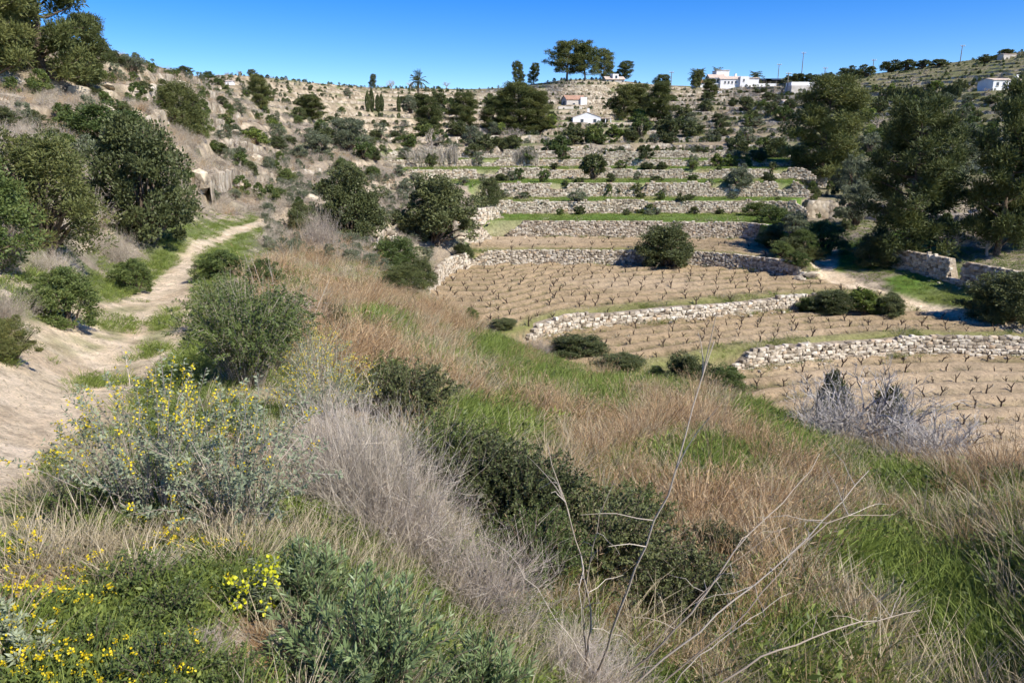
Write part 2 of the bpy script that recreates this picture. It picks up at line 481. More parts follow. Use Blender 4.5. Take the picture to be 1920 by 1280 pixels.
gm, nt, b = mat_new('ground')
atn = N(nt, 'ShaderNodeAttribute', attribute_name='gcol')
tc = N(nt, 'ShaderNodeTexCoord')
n1 = N(nt, 'ShaderNodeTexNoise'); n1.inputs['Scale'].default_value = 6; n1.inputs['Detail'].default_value = 9; n1.inputs['Roughness'].default_value = 0.7
n2 = N(nt, 'ShaderNodeTexNoise'); n2.inputs['Scale'].default_value = 0.9; n2.inputs['Detail'].default_value = 8; n2.inputs['Roughness'].default_value = 0.75
nt.links.new(tc.outputs['Object'], n1.inputs['Vector']); nt.links.new(tc.outputs['Object'], n2.inputs['Vector'])
v1 = ramp(nt, [(0.3, (0.5, 0.5, 0.48)), (0.5, (1, 1, 1)), (0.75, (1.35, 1.32, 1.25))], n1.outputs['Fac'])
v2 = ramp(nt, [(0.32, (0.62, 0.62, 0.6)), (0.5, (1, 1, 1)), (0.7, (1.25, 1.22, 1.2))], n2.outputs['Fac'])
mm = N(nt, 'ShaderNodeMix', data_type='RGBA', blend_type='MULTIPLY'); mm.inputs[0].default_value = 1
nt.links.new(atn.outputs['Color'], mm.inputs[6]); nt.links.new(v1, mm.inputs[7])
mm2 = N(nt, 'ShaderNodeMix', data_type='RGBA', blend_type='MULTIPLY'); mm2.inputs[0].default_value = 0.8
nt.links.new(mm.outputs[2], mm2.inputs[6]); nt.links.new(v2, mm2.inputs[7])
n3 = N(nt, 'ShaderNodeTexNoise'); n3.inputs['Scale'].default_value = 38; n3.inputs['Detail'].default_value = 6; n3.inputs['Roughness'].default_value = 0.75
nt.links.new(tc.outputs['Object'], n3.inputs['Vector'])
v3 = ramp(nt, [(0.34, (0.55, 0.53, 0.5)), (0.5, (1, 1, 1)), (0.68, (1.22, 1.2, 1.17))], n3.outputs['Fac'])
mm3 = N(nt, 'ShaderNodeMix', data_type='RGBA', blend_type='MULTIPLY'); mm3.inputs[0].default_value = 0.9
nt.links.new(mm2.outputs[2], mm3.inputs[6]); nt.links.new(v3, mm3.inputs[7])
nt.links.new(mm3.outputs[2], b.inputs['Base Color'])
bp = N(nt, 'ShaderNodeBump'); bp.inputs['Strength'].default_value = 0.7; bp.inputs['Distance'].default_value = 0.06
hh = math_n(nt, 'ADD', n1.outputs['Fac'], math_n(nt, 'MULTIPLY', n3.outputs['Fac'], 0.35))
nt.links.new(hh, bp.inputs['Height']); nt.links.new(bp.outputs[0], b.inputs['Normal'])
b.inputs['Specular IOR Level'].default_value = 0.08

# one sheet, cut into named pieces along its own grid lines
nr, nc = GX.shape
idx = np.arange(nr * nc).reshape(nr, nc)
quads = np.stack([idx[:-1, :-1], idx[:-1, 1:], idx[1:, 1:], idx[1:, :-1]], -1)
cen = lambda a: (a[:-1, :-1] + a[1:, 1:]) / 2
qid = np.zeros(quads.shape[:2], int)                       # 0 ground
qid[cen(GY) > 108] = 1                                      # hillside
pmq = cen(PM) > 0.5
fq = FID[:-1, :-1]
for k in range(4): qid[(fq == k)] = 3 + k
qid[(cen(TM) > 0.5) & (fq < 0) & (cen(GY) > 52) & (cen(GY) <= 108)] = 7
lq = cen(GX) < 0
qid[pmq & lq] = 2
qid[pmq & ~lq] = 8
allV = np.stack([GX, GY, GZ], -1).reshape(-1, 3); allC = rgba.reshape(-1, 4)
def ground_piece(i, name, label):
    q = quads[qid == i].reshape(-1, 4)
    if not len(q): return
    u, inv = np.unique(q.ravel(), return_inverse=True)
    me = mesh_np(name, allV[u], quads=inv.reshape(-1, 4), colors=allC[u], smooth=True, mat=gm)
    struct(link(name, me), label)
ground_piece(0, 'ground', 'rough slopes of earth, dry litter and herbs around the valley')
ground_piece(1, 'hillside', 'terraced hillside rising across the valley to the skyline')
ground_piece(2, 'path', 'pale trodden dirt path along the hill on the left')
ground_piece(8, 'path', 'narrow dirt track beside the vineyard under the pines')
ground_piece(3, 'field', 'lowest vineyard field of tan ploughed soil')
ground_piece(4, 'field', 'middle vineyard field between two pale stone walls')
ground_piece(5, 'field', 'largest vineyard field of curved soil rows')
ground_piece(6, 'field', 'narrow upper vineyard field below a long stone wall')
ground_piece(7, 'terrain', 'green grassed terraces stepping up behind the vineyard')

# ------------------------------------------------------------------ geometry collectors
def unit(v): return v / (np.linalg.norm(v, axis=-1, keepdims=True) + 1e-9)
def rdir(r, n): return unit(r.normal(size=(n, 3)))

class Geo:
    def __init__(self): self.V = []; self.Q = []; self.qv = []; self.n = 0
    def add(self, V, Q, var):
        self.V.append(np.asarray(V, float)); self.Q.append(np.asarray(Q) + self.n); self.qv.append(np.broadcast_to(np.asarray(var, float), (len(Q),))); self.n += len(V)
    def leaves(self, r, P, D, L, Wd, var, flat=None):
        n = len(P)
        if n == 0: return
        L = np.broadcast_to(np.asarray(L, float), (n,))[:, None]; Wd = np.broadcast_to(np.asarray(Wd, float), (n,))[:, None]
        S = unit(np.cross(D, r.normal(size=(n, 3)) if flat is None else flat + 0.35 * r.normal(size=(n, 3))))
        V = np.stack([P, P + D * L * 0.45 + S * Wd / 2, P + D * L, P + D * L * 0.45 - S * Wd / 2], 1).reshape(-1, 3)
        self.add(V, np.arange(4 * n).reshape(-1, 4), var)
    def ribbons(self, r, paths, widths, var):
        """paths (n,k,3), widths (n,k): flat tapered strips"""
        n, k, _ = paths.shape
        T = unit(paths[:, -1] - paths[:, 0])
        S = unit(np.cross(T, r.normal(size=(n, 3))))[:, None, :]
        w = np.broadcast_to(widths, (n, k))[..., None] / 2
        V = np.stack([paths - S * w, paths + S * w], 2).reshape(-1, 3)
        base = (np.arange(n) * k * 2)[:, None] + (np.arange(k - 1) * 2)[None]
        Q = np.stack([base, base + 1, base + 3, base + 2], -1).reshape(-1, 4)
        self.add(V, Q, np.repeat(np.broadcast_to(var, (n,)), k - 1))
    def tube(self, pts, rad, sides=6, var=0.5):
        pts = np.asarray(pts, float); k = len(pts); rad = np.broadcast_to(rad, (k,))
        T = unit(np.gradient(pts, axis=0)); up = np.array([0, 0, 1.0]) if abs(T[0, 2]) < 0.9 else np.array([1.0, 0, 0])
        A = unit(np.cross(T, up)); B = np.cross(T, A)
        ang = np.linspace(0, 2 * math.pi, sides, endpoint=False)
        V = pts[:, None] + rad[:, None, None] * (np.cos(ang)[None, :, None] * A[:, None] + np.sin(ang)[None, :, None] * B[:, None])
        i = np.arange(k - 1)[:, None] * sides; j = np.arange(sides)[None]
        Q = np.stack([i + j, i + (j + 1) % sides, i + sides + (j + 1) % sides, i + sides + j], -1).reshape(-1, 4)
        self.add(V.reshape(-1, 3), Q, var)
    def mesh(self, name, mat, smooth=False):
        V = np.concatenate(self.V); Q = np.concatenate(self.Q); v = np.concatenate(self.qv)
        return mesh_np(name, V, quads=Q, attrs={'var': ('FACE', np.clip(v, 0, 1))}, mat=mat, smooth=smooth)

def curve(p0, p1, k, sag=0.0, wob=0.0, r=None):
    t = np.linspace(0, 1, k)[:, None]
    p = np.asarray(p0) * (1 - t) + np.asarray(p1) * t
    p = p + np.array([0, 0, 1.0]) * sag * (t * (1 - t) * 4)
    if wob and r is not None:
        o = r.normal(size=(k, 3)) * wob; o[0] = 0; o[-1] = 0; p = p + o
    return p

def clumps(g, r, cen, rad, nleaf, L, Wd, upb=0.25, shell=0.5, var0=None, flatten=0.75):
    for c, ra in zip(cen, rad):
        n = int(nleaf * r.uniform(0.7, 1.3))
        d = rdir(r, n)
        rr = ra * (shell + (1 - shell) * r.random((n, 1))) * r.uniform(0.75, 1.1, (n, 1))
        P = c + d * rr * np.array([1, 1, flatten])
        D = unit(d + np.array([0, 0, upb]) + 0.6 * r.normal(size=(n, 3)))
        base = r.random() if var0 is None else var0
        g.leaves(r, P, D, L * r.uniform(0.7, 1.3, n), Wd * r.uniform(0.7, 1.3, n), np.clip(0.5 * base + 0.5 * r.random(n), 0, 1))

# ------------------------------------------------------------------ plant materials
M_PINE = leaf_mat('pine_needles', [(0, (0.045, 0.062, 0.022)), (0.5, (0.118, 0.138, 0.044)), (1, (0.25, 0.25, 0.08))], 0.28, 0.6)
M_DARK = leaf_mat('dark_leaves', [(0, (0.055, 0.070, 0.028)), (0.6, (0.120, 0.138, 0.052)), (1, (0.23, 0.24, 0.095))], 0.22, 0.5)
M_LEAF = leaf_mat('green_leaves', [(0, (0.053, 0.083, 0.024)), (0.6, (0.135, 0.177, 0.051)), (1, (0.240, 0.262, 0.075))], 0.25, 0.5)
M_OLIVE = leaf_mat('grey_green_leaves', [(0, (0.098, 0.119, 0.067)), (0.6, (0.189, 0.210, 0.123)), (1, (0.308, 0.315, 0.196))], 0.2, 0.6)
M_BRIGHT = leaf_mat('bright_leaves', [(0, (0.10, 0.14, 0.03)), (0.6, (0.19, 0.24, 0.055)), (1, (0.32, 0.36, 0.09))], 0.3, 0.5)
M_JUN = leaf_mat('yellowish_leaves', [(0, (0.063, 0.081, 0.028)), (0.6, (0.147, 0.161, 0.050)), (1, (0.266, 0.238, 0.070))], 0.2, 0.6)
M_SILVER = leaf_mat('silver_leaves', [(0, (0.19, 0.225, 0.135)), (0.6, (0.33, 0.37, 0.225)), (1, (0.50, 0.53, 0.35))], 0.3, 0.6)
M_ROSE = leaf_mat('rosemary_leaves', [(0, (0.09, 0.125, 0.05)), (0.6, (0.19, 0.25, 0.10)), (1, (0.34, 0.41, 0.20))], 0.25, 0.4, 0.35)
M_TWIG = leaf_mat('grey_twigs', [(0, (0.26, 0.215, 0.17)), (0.5, (0.46, 0.39, 0.315)), (1, (0.70, 0.62, 0.52))], 0.15, 0.9, 0.05)
M_MAUVE = leaf_mat('mauve_twigs', [(0, (0.24, 0.20, 0.15)), (0.5, (0.42, 0.36, 0.28)), (1, (0.62, 0.545, 0.44))], 0.15, 0.9, 0.05)
M_PALE = leaf_mat('pale_branches', [(0, (0.30, 0.27, 0.24)), (0.6, (0.46, 0.42, 0.38)), (1, (0.62, 0.58, 0.53))], 0.0, 0.9, 0.05)
M_STALK = leaf_mat('bleached_stalks', [(0, (0.27, 0.21, 0.15)), (0.6, (0.44, 0.375, 0.295)), (1, (0.56, 0.49, 0.40))], 0.0, 0.8, 0.1)
M_DRY = leaf_mat('dry_grass', [(0, (0.22, 0.135, 0.068)), (0.5, (0.47, 0.315, 0.17)), (1, (0.70, 0.54, 0.34))], 0.35, 0.8, 0.1, 0.45)
M_STRAW = leaf_mat('straw', [(0, (0.30, 0.245, 0.15)), (0.6, (0.50, 0.42, 0.28)), (1, (0.64, 0.56, 0.41))], 0.25, 0.8, 0.1)
M_GRASS = leaf_mat('green_grass', [(0, (0.12, 0.165, 0.035)), (0.5, (0.21, 0.275, 0.058)), (1, (0.36, 0.40, 0.11))], 0.4, 0.6, 0.2)
M_REED = leaf_mat('reeds', [(0, (0.26, 0.22, 0.17)), (0.6, (0.40, 0.35, 0.28)), (1, (0.50, 0.45, 0.36))], 0.1, 0.8)
M_FLOW = leaf_mat('yellow_flowers', [(0, (0.62, 0.44, 0.01)), (0.6, (0.80, 0.62, 0.02)), (1, (0.86, 0.74, 0.06))], 0.3, 0.6)
M_LIME = leaf_mat('lime_flowers', [(0, (0.55, 0.55, 0.02)), (1, (0.80, 0.78, 0.05))], 0.3, 0.6)
M_PALMF = leaf_mat('palm_fronds', [(0, (0.05, 0.065, 0.025)), (0.6, (0.12, 0.135, 0.05)), (1, (0.22, 0.21, 0.09))], 0.2, 0.5)
M_BARK = plain_mat('bark', (0.15, 0.115, 0.085), 0.95, 0.4, 12, 0.6)
M_VINE = plain_mat('vine_wood', (0.085, 0.06, 0.045), 0.95, 0.4, 30, 0.6)

# ------------------------------------------------------------------ plant meshes (metres unless said to be unit sized)
def pine_meshes(seed, H=10.0, w=6.0, bare=0.12, top_round=0.6, n=120, leaf=105, fine=3.4):
    r = np.random.default_rng(seed)
    tr = Geo(); g = Geo()
    lean = r.normal(size=2) * 0.04 * H
    def axis(t): return np.array([lean[0] * t * t, lean[1] * t * t, H * t])
    tt = np.linspace(0, 0.93, 9)
    tr.tube([axis(t) + np.array([*r.normal(size=2) * 0.05, 0]) * (t > 0) for t in tt], 0.021 * H * (1 - tt) ** 0.8 + 0.02, 8)
    cen = []; rad = []
    ga = r.uniform(0, 6.28)
    for i in range(n // 3):
        t = bare + (1 - bare) * ((i + r.random()) / (n // 3)) ** 0.9
        s = (t - bare) / (1 - bare)
        prof = (np.sin(math.pi * np.clip(0.14 + s * 0.80, 0, 1)) ** top_round) * (1.0 - 0.25 * s)
        ga += 2.4 + r.normal() * 0.3
        ln = w / 2 * prof * r.uniform(0.62, 1.12)
        d = np.array([math.cos(ga), math.sin(ga), 0.0])
        b0 = axis(max(0.05, t - 0.06)); tip = axis(min(t, 0.97)) + d * ln + np.array([0, 0, r.uniform(-0.03, 0.06) * H])
        p = curve(b0, tip, 5, sag=-0.03 * H * r.random(), wob=0.08, r=r)
        tr.tube(p, np.linspace(0.10, 0.025, 5) * H / 10 * (1.1 - 0.6 * s), 4)
        for f in (0.98, 0.74, 0.48):
            if f < 0.6 and ln < w * 0.2: continue
            side = np.cross(d, [0, 0, 1]) * r.normal() * 0.12 * w
            cen.append(b0 + (tip - b0) * f + side * (f < 0.9) + np.array([0, 0, 0.02 * H * r.random()])); rad.append(H * r.uniform(0.052, 0.098))
    cen.append(axis(0.985)); rad.append(0.06 * H)
    clumps(g, r, cen, rad, leaf * fine, 0.055 * H / fine ** 0.55, 0.0125 * H / fine ** 0.5, upb=0.6, shell=0.15, flatten=0.82)
    return tr.mesh('pine_trunk', M_BARK, True), g.mesh('pine_crown', M_PINE)

def bush_meshes(seed, mat, n=60, leaf=120, L=0.085, Wd=0.05, open_=0.0, stems=9, h=1.0, lift=0.0, low=0.05):
    """unit bush: radius about 0.5, height about 1"""
    r = np.random.default_rng(seed)
    st = Geo(); g = Geo(); cen = []; rad = []
    lob = r.uniform(0, 6.28, 5); la = r.uniform(0.06, 0.20, 5)
    for i in range(n):
        a = r.uniform(0, 6.28); z = r.random() ** 0.8
        zz = lift + (1 - lift) * z
        prof = math.sqrt(max(0.02, 1 - (max(z - 0.35, 0) / 0.68) ** 2)) * (0.72 + 0.28 * min(1, z / 0.3))
        prof *= 1 + sum(x * math.cos((k + 1) * a + p) for k, (x, p) in enumerate(zip(la, lob)))
        rr = 0.40 * prof * r.uniform(0.3, 1.15) ** 0.5
        cen.append(np.array([math.cos(a) * rr, math.sin(a) * rr, (low + zz * r.uniform(0.72, 0.98)) * h])); rad.append(r.uniform(0.055, 0.165) * (1 - open_ * 0.4))
    for c in cen[::max(1, n // (stems * 2))]:
        st.tube(curve((r.normal() * 0.03, r.normal() * 0.03, -0.02), c, 5, sag=0.05, wob=0.015, r=r), np.linspace(0.022, 0.006, 5), 4)
    if lift > 0.1:
        st.tube(curve((0, 0, -0.03), (r.normal() * 0.03, r.normal() * 0.03, lift + 0.2), 5, wob=0.01, r=r), np.linspace(0.05, 0.025, 5), 6)
    clumps(g, r, cen, rad, leaf, L, Wd, upb=0.35, shell=0.35)
    return st.mesh('bush_stems', M_BARK, True), g.mesh('bush_foliage', mat)

def twig_bush(seed, mat, n=260, k=5, spread=0.75, w=0.010, fork=3, droop=0.0, base=0.12, tang=0.03):
    """unit dome of thin leafless twigs"""
    r = np.random.default_rng(seed); g = Geo()
    a = r.uniform(0, 6.28, n); el = np.arccos(r.uniform(0.12, 1, n)) * spread
    D = np.stack([np.sin(el) * np.cos(a), np.sin(el) * np.sin(a), np.cos(el)], -1)
    ln = r.uniform(0.6, 1.05, n) * (1 - 0.25 * np.sin(el) ** 2)
    t = np.linspace(0, 1, k)
    b0 = np.stack([r.normal(size=n) * base, r.normal(size=n) * base, np.zeros(n)], -1)
    P = b0[:, None] + D[:, None] * (ln[:, None] * t)[..., None]
    P = P + r.normal(size=P.shape) * tang * t[None, :, None]
    P[..., 2] += (0.10 - droop) * np.sin(el)[:, None] * t ** 2 * ln[:, None]
    v = r.random(n)
    g.ribbons(r, P, w * (1 - 0.75 * t)[None], v)
    for f in range(fork):
        i0 = r.uniform(0.35, 0.85, n)
        s0 = b0 + D * (ln * i0)[:, None]
        s0[:, 2] += (0.10 - droop) * np.sin(el) * i0 ** 2 * ln
        D2 = unit(D + 0.8 * r.normal(size=(n, 3)) + np.array([0, 0, 0.2]))
        tt = np.linspace(0, 1, 3)
        Q = s0[:, None] + D2[:, None] * ((ln * r.uniform(0.18, 0.42, n))[:, None] * tt)[..., None]
        g.ribbons(r, Q, w * 0.6 * (1 - 0.7 * tt)[None], np.clip(v + r.normal(size=n) * 0.15, 0, 1))
    return g.mesh('twigs', mat)

def bare_tree(seed, mat, n0=7, depth=4, trunk=0.22, low=0.15, w0=0.05):
    """unit leafless tree, branches forking; returns trunk mesh and branch mesh"""
    r = np.random.default_rng(seed); g = Geo(); tr = Geo()
    tr.tube(curve((0, 0, -0.04), (r.normal() * 0.02, r.normal() * 0.02, trunk), 4, wob=0.008, r=r), np.linspace(w0, w0 * 0.7, 4), 6)
    def grow(p, d, ln, w, lv):
        e = p + d * ln
        m = (p + e) / 2 + r.normal(size=3) * ln * 0.07
        if lv <= 1: g.tube([p, m, e], [w, w * 0.8, w * 0.6], 4, r.random())
        else: g.ribbons(r, np.array([[p, m, e]]), np.array([[w * 2, w * 1.5, w]]), r.random())
        if lv < depth:
            for _ in range(3 if lv < 2 else r.integers(2, 4)):
                d2 = unit(d + r.normal(size=3) * 0.55 + np.array([0, 0, 0.12]))
                grow(p + (e - p) * r.uniform(0.5, 1.0), d2, ln * r.uniform(0.55, 0.82), w * 0.58, lv + 1)
    for i in range(n0):
        a = 6.28 * i / n0 + r.normal() * 0.3
        d = unit(np.array([math.cos(a), math.sin(a), r.uniform(0.35, 1.3)]))
        grow(np.array([0, 0, trunk * r.uniform(low / trunk, 1.0)]), d, r.uniform(0.22, 0.34), w0 * 0.5, 0)
    return tr.mesh('bare_trunk', mat, True), g.mesh('bare_branches', mat)

def grass_tuft(seed, mat, n=60, h=0.7, spread=0.35, w=0.006, lean=0.35, k=4, heads=False):
    r = np.random.default_rng(seed); g = Geo()
    a = r.uniform(0, 6.28, n); rr = r.random(n) ** 0.7 * spread * 0.35
    b0 = np.stack([np.cos(a) * rr, np.sin(a) * rr, np.full(n, -0.03)], -1)
    D = np.stack([np.cos(a) * lean, np.sin(a) * lean, np.ones(n)], -1) + r.normal(size=(n, 3)) * np.array([0.22, 0.22, 0.05])
    D = unit(D); ln = h * r.uniform(0.45, 1.1, n); t = np.linspace(0, 1, k)
    P = b0[:, None] + D[:, None] * (ln[:, None] * t)[..., None]
    hor = D * np.array([1, 1, 0])
    P = P + hor[:, None] * ((ln * r.uniform(0.05, 0.5, n))[:, None] * t ** 2)[..., None]
    P[..., 2] -= (ln * r.uniform(0.0, 0.22, n))[:, None] * t ** 3
    v = r.random(n)
    g.ribbons(r, P, w * np.array([1.0, 0.9, 0.65, 0.12])[:k] if k == 4 else w * (1 - 0.8 * t), v)
    if heads:
        m = n // 2
        tip = P[:m, -1]; d = unit(P[:m, -1] - P[:m, -2])
        for q in range(3):
            g.leaves(r, tip - d * 0.03 * q, unit(d + r.normal(size=(m, 3)) * 0.5), 0.07, 0.008, np.clip(v[:m] + 0.2, 0, 1))
    return g.mesh('tuft', mat)

def herb_mesh(seed, mat, n=70, R=0.22, h=0.14, L=0.06, Wd=0.022):
    r = np.random.default_rng(seed); g = Geo()
    a = r.uniform(0, 6.28, n); rr = R * np.sqrt(r.random(n))
    P = np.stack([np.cos(a) * rr, np.sin(a) * rr, r.random(n) * h * (1 - (rr / R) ** 2 * 0.6)], -1)
    D = unit(np.stack([np.cos(a), np.sin(a), np.full(n, 0.8)], -1) + 0.7 * r.normal(size=(n, 3)))
    g.leaves(r, P, D, L * r.uniform(0.6, 1.3, n), Wd, r.random(n))
    return g.mesh('herb', mat)

def scatter(name, pts, meshes, smin, smax, seed, label, tilt=0.12):
    """uncountable growth: one object whose points carry instances of a few variants"""
    r = np.random.default_rng(seed); n = len(pts)
    me = bpy.data.meshes.new(name + '_points'); me.vertices.add(n)
    me.vertices.foreach_set('co', np.asarray(pts, np.float32)[:, :3].ravel())
    s = r.uniform(smin, smax, n) * (pts[:, 3] if pts.shape[1] > 3 else 1)
    rot = np.stack([r.normal(size=n) * tilt, r.normal(size=n) * tilt, r.uniform(0, 6.28, n)], -1)
    a = me.attributes.new('rot', 'FLOAT_VECTOR', 'POINT'); a.data.foreach_set('vector', rot.astype(np.float32).ravel())
    a = me.attributes.new('scl', 'FLOAT', 'POINT'); a.data.foreach_set('value', s.astype(np.float32))
    a = me.attributes.new('pick', 'INT', 'POINT'); a.data.foreach_set('value', r.integers(0, len(meshes), n).astype(np.int32))
    col = bpy.data.collections.new(name + '_variants')
    for m in meshes: col.objects.link(bpy.data.objects.new(name + '_variant', m))
    o = link(name, me)
    ng = bpy.data.node_groups.new(name + '_nodes', 'GeometryNodeTree')
    ng.interface.new_socket('Geometry', in_out='INPUT', socket_type='NodeSocketGeometry')
    ng.interface.new_socket('Geometry', in_out='OUTPUT', socket_type='NodeSocketGeometry')
    gi = ng.nodes.new('NodeGroupInput'); go = ng.nodes.new('NodeGroupOutput')
    ci = ng.nodes.new('GeometryNodeCollectionInfo'); ci.inputs['Collection'].default_value = col
    ci.inputs['Separate Children'].default_value = True; ci.inputs['Reset Children'].default_value = True
    ip = ng.nodes.new('GeometryNodeInstanceOnPoints'); ip.inputs['Pick Instance'].default_value = True
    def attr(nm, ty):
        a = ng.nodes.new('GeometryNodeInputNamedAttribute'); a.data_type = ty; a.inputs['Name'].default_value = nm
        return next(x for x in a.outputs if x.enabled and x.name == 'Attribute')
    ng.links.new(gi.outputs[0], ip.inputs['Points']); ng.links.new(ci.outputs[0], ip.inputs['Instance'])
    ng.links.new(attr('pick', 'INT'), ip.inputs['Instance Index'])
    ng.links.new(attr('rot', 'FLOAT_VECTOR'), ip.inputs['Rotation'])
    ng.links.new(attr('scl', 'FLOAT'), ip.inputs['Scale'])
    ng.links.new(ip.outputs[0], go.inputs[0])
    md = o.modifiers.new('growth', 'NODES'); md.node_group = ng
    tag(o, label, None, None, 'stuff')
    return o

def project(X, Y, Z):
    """world -> photograph pixel"""
    f = Y * CT - Z * ST; up = Y * ST + Z * CT
    return 960 + F_PX * X / f, 640 - F_PX * up / f

# ------------------------------------------------------------------ stone walls
def block(seed):
    r = np.random.default_rng(seed)
    c = np.array([[x, y, z] for x in (-1, 1) for y in (-1, 1) for z in (-1, 1)], float) * 0.43 + r.normal(size=(8, 3)) * 0.055
    fc = np.array([[-1, 0, 0], [1, 0, 0], [0, -1, 0], [0, 1, 0], [0, 0, -1], [0, 0, 1]], float) * 0.53 + r.normal(size=(6, 3)) * 0.04
    faces = [(0, 1, 3, 2), (6, 7, 5, 4), (4, 5, 1, 0), (2, 3, 7, 6), (0, 2, 6, 4), (5, 7, 3, 1)]
    T = []
    for i, f in enumerate(faces):
        for a, b_ in zip(f, f[1:] + f[:1]): T.append((a, b_, 8 + i))
    return np.concatenate([c, fc]), np.array(T)
BLOCKS = [block(s) for s in range(10)]

M_STONE, nt, b = mat_new('limestone')
oi = N(nt, 'ShaderNodeObjectInfo'); av = N(nt, 'ShaderNodeAttribute', attribute_name='var'); tc = N(nt, 'ShaderNodeTexCoord')
geo_ = N(nt, 'ShaderNodeNewGeometry')
f = math_n(nt, 'FRACT', math_n(nt, 'ADD', av.outputs['Fac'], oi.outputs['Random']), 0)
base = ramp(nt, [(0, (0.21, 0.17, 0.12)), (0.3, (0.42, 0.355, 0.265)), (0.65, (0.56, 0.49, 0.38)), (0.85, (0.64, 0.58, 0.47)), (1, (0.50, 0.37, 0.24))], f)
no = N(nt, 'ShaderNodeTexNoise'); no.inputs['Scale'].default_value = 5; no.inputs['Detail'].default_value = 7
nt.links.new(geo_.outputs['Position'], no.inputs['Vector'])
vv = ramp(nt, [(0.3, (0.62, 0.6, 0.58)), (0.55, (1, 1, 1)), (0.8, (1.15, 1.14, 1.1))], no.outputs['Fac'])
mm = N(nt, 'ShaderNodeMix', data_type='RGBA', blend_type='MULTIPLY'); mm.inputs[0].default_value = 1
nt.links.new(base, mm.inputs[6]); nt.links.new(vv, mm.inputs[7]); nt.links.new(mm.outputs[2], b.inputs['Base Color'])
bp = N(nt, 'ShaderNodeBump'); bp.inputs['Strength'].default_value = 0.6; bp.inputs['Distance'].default_value = 0.03
nt.links.new(no.outputs['Fac'], bp.inputs['Height']); nt.links.new(bp.outputs[0], b.inputs['Normal'])
M_CORE = plain_mat('wall_earth', (0.34, 0.275, 0.19), 0.95, 0.3, 6)
block_me = []
for i, (V, T) in enumerate(BLOCKS):
    block_me.append(mesh_np('stone', V, tris=T, attrs={'var': ('FACE', np.full(len(T), 0.0))}, mat=M_STONE))

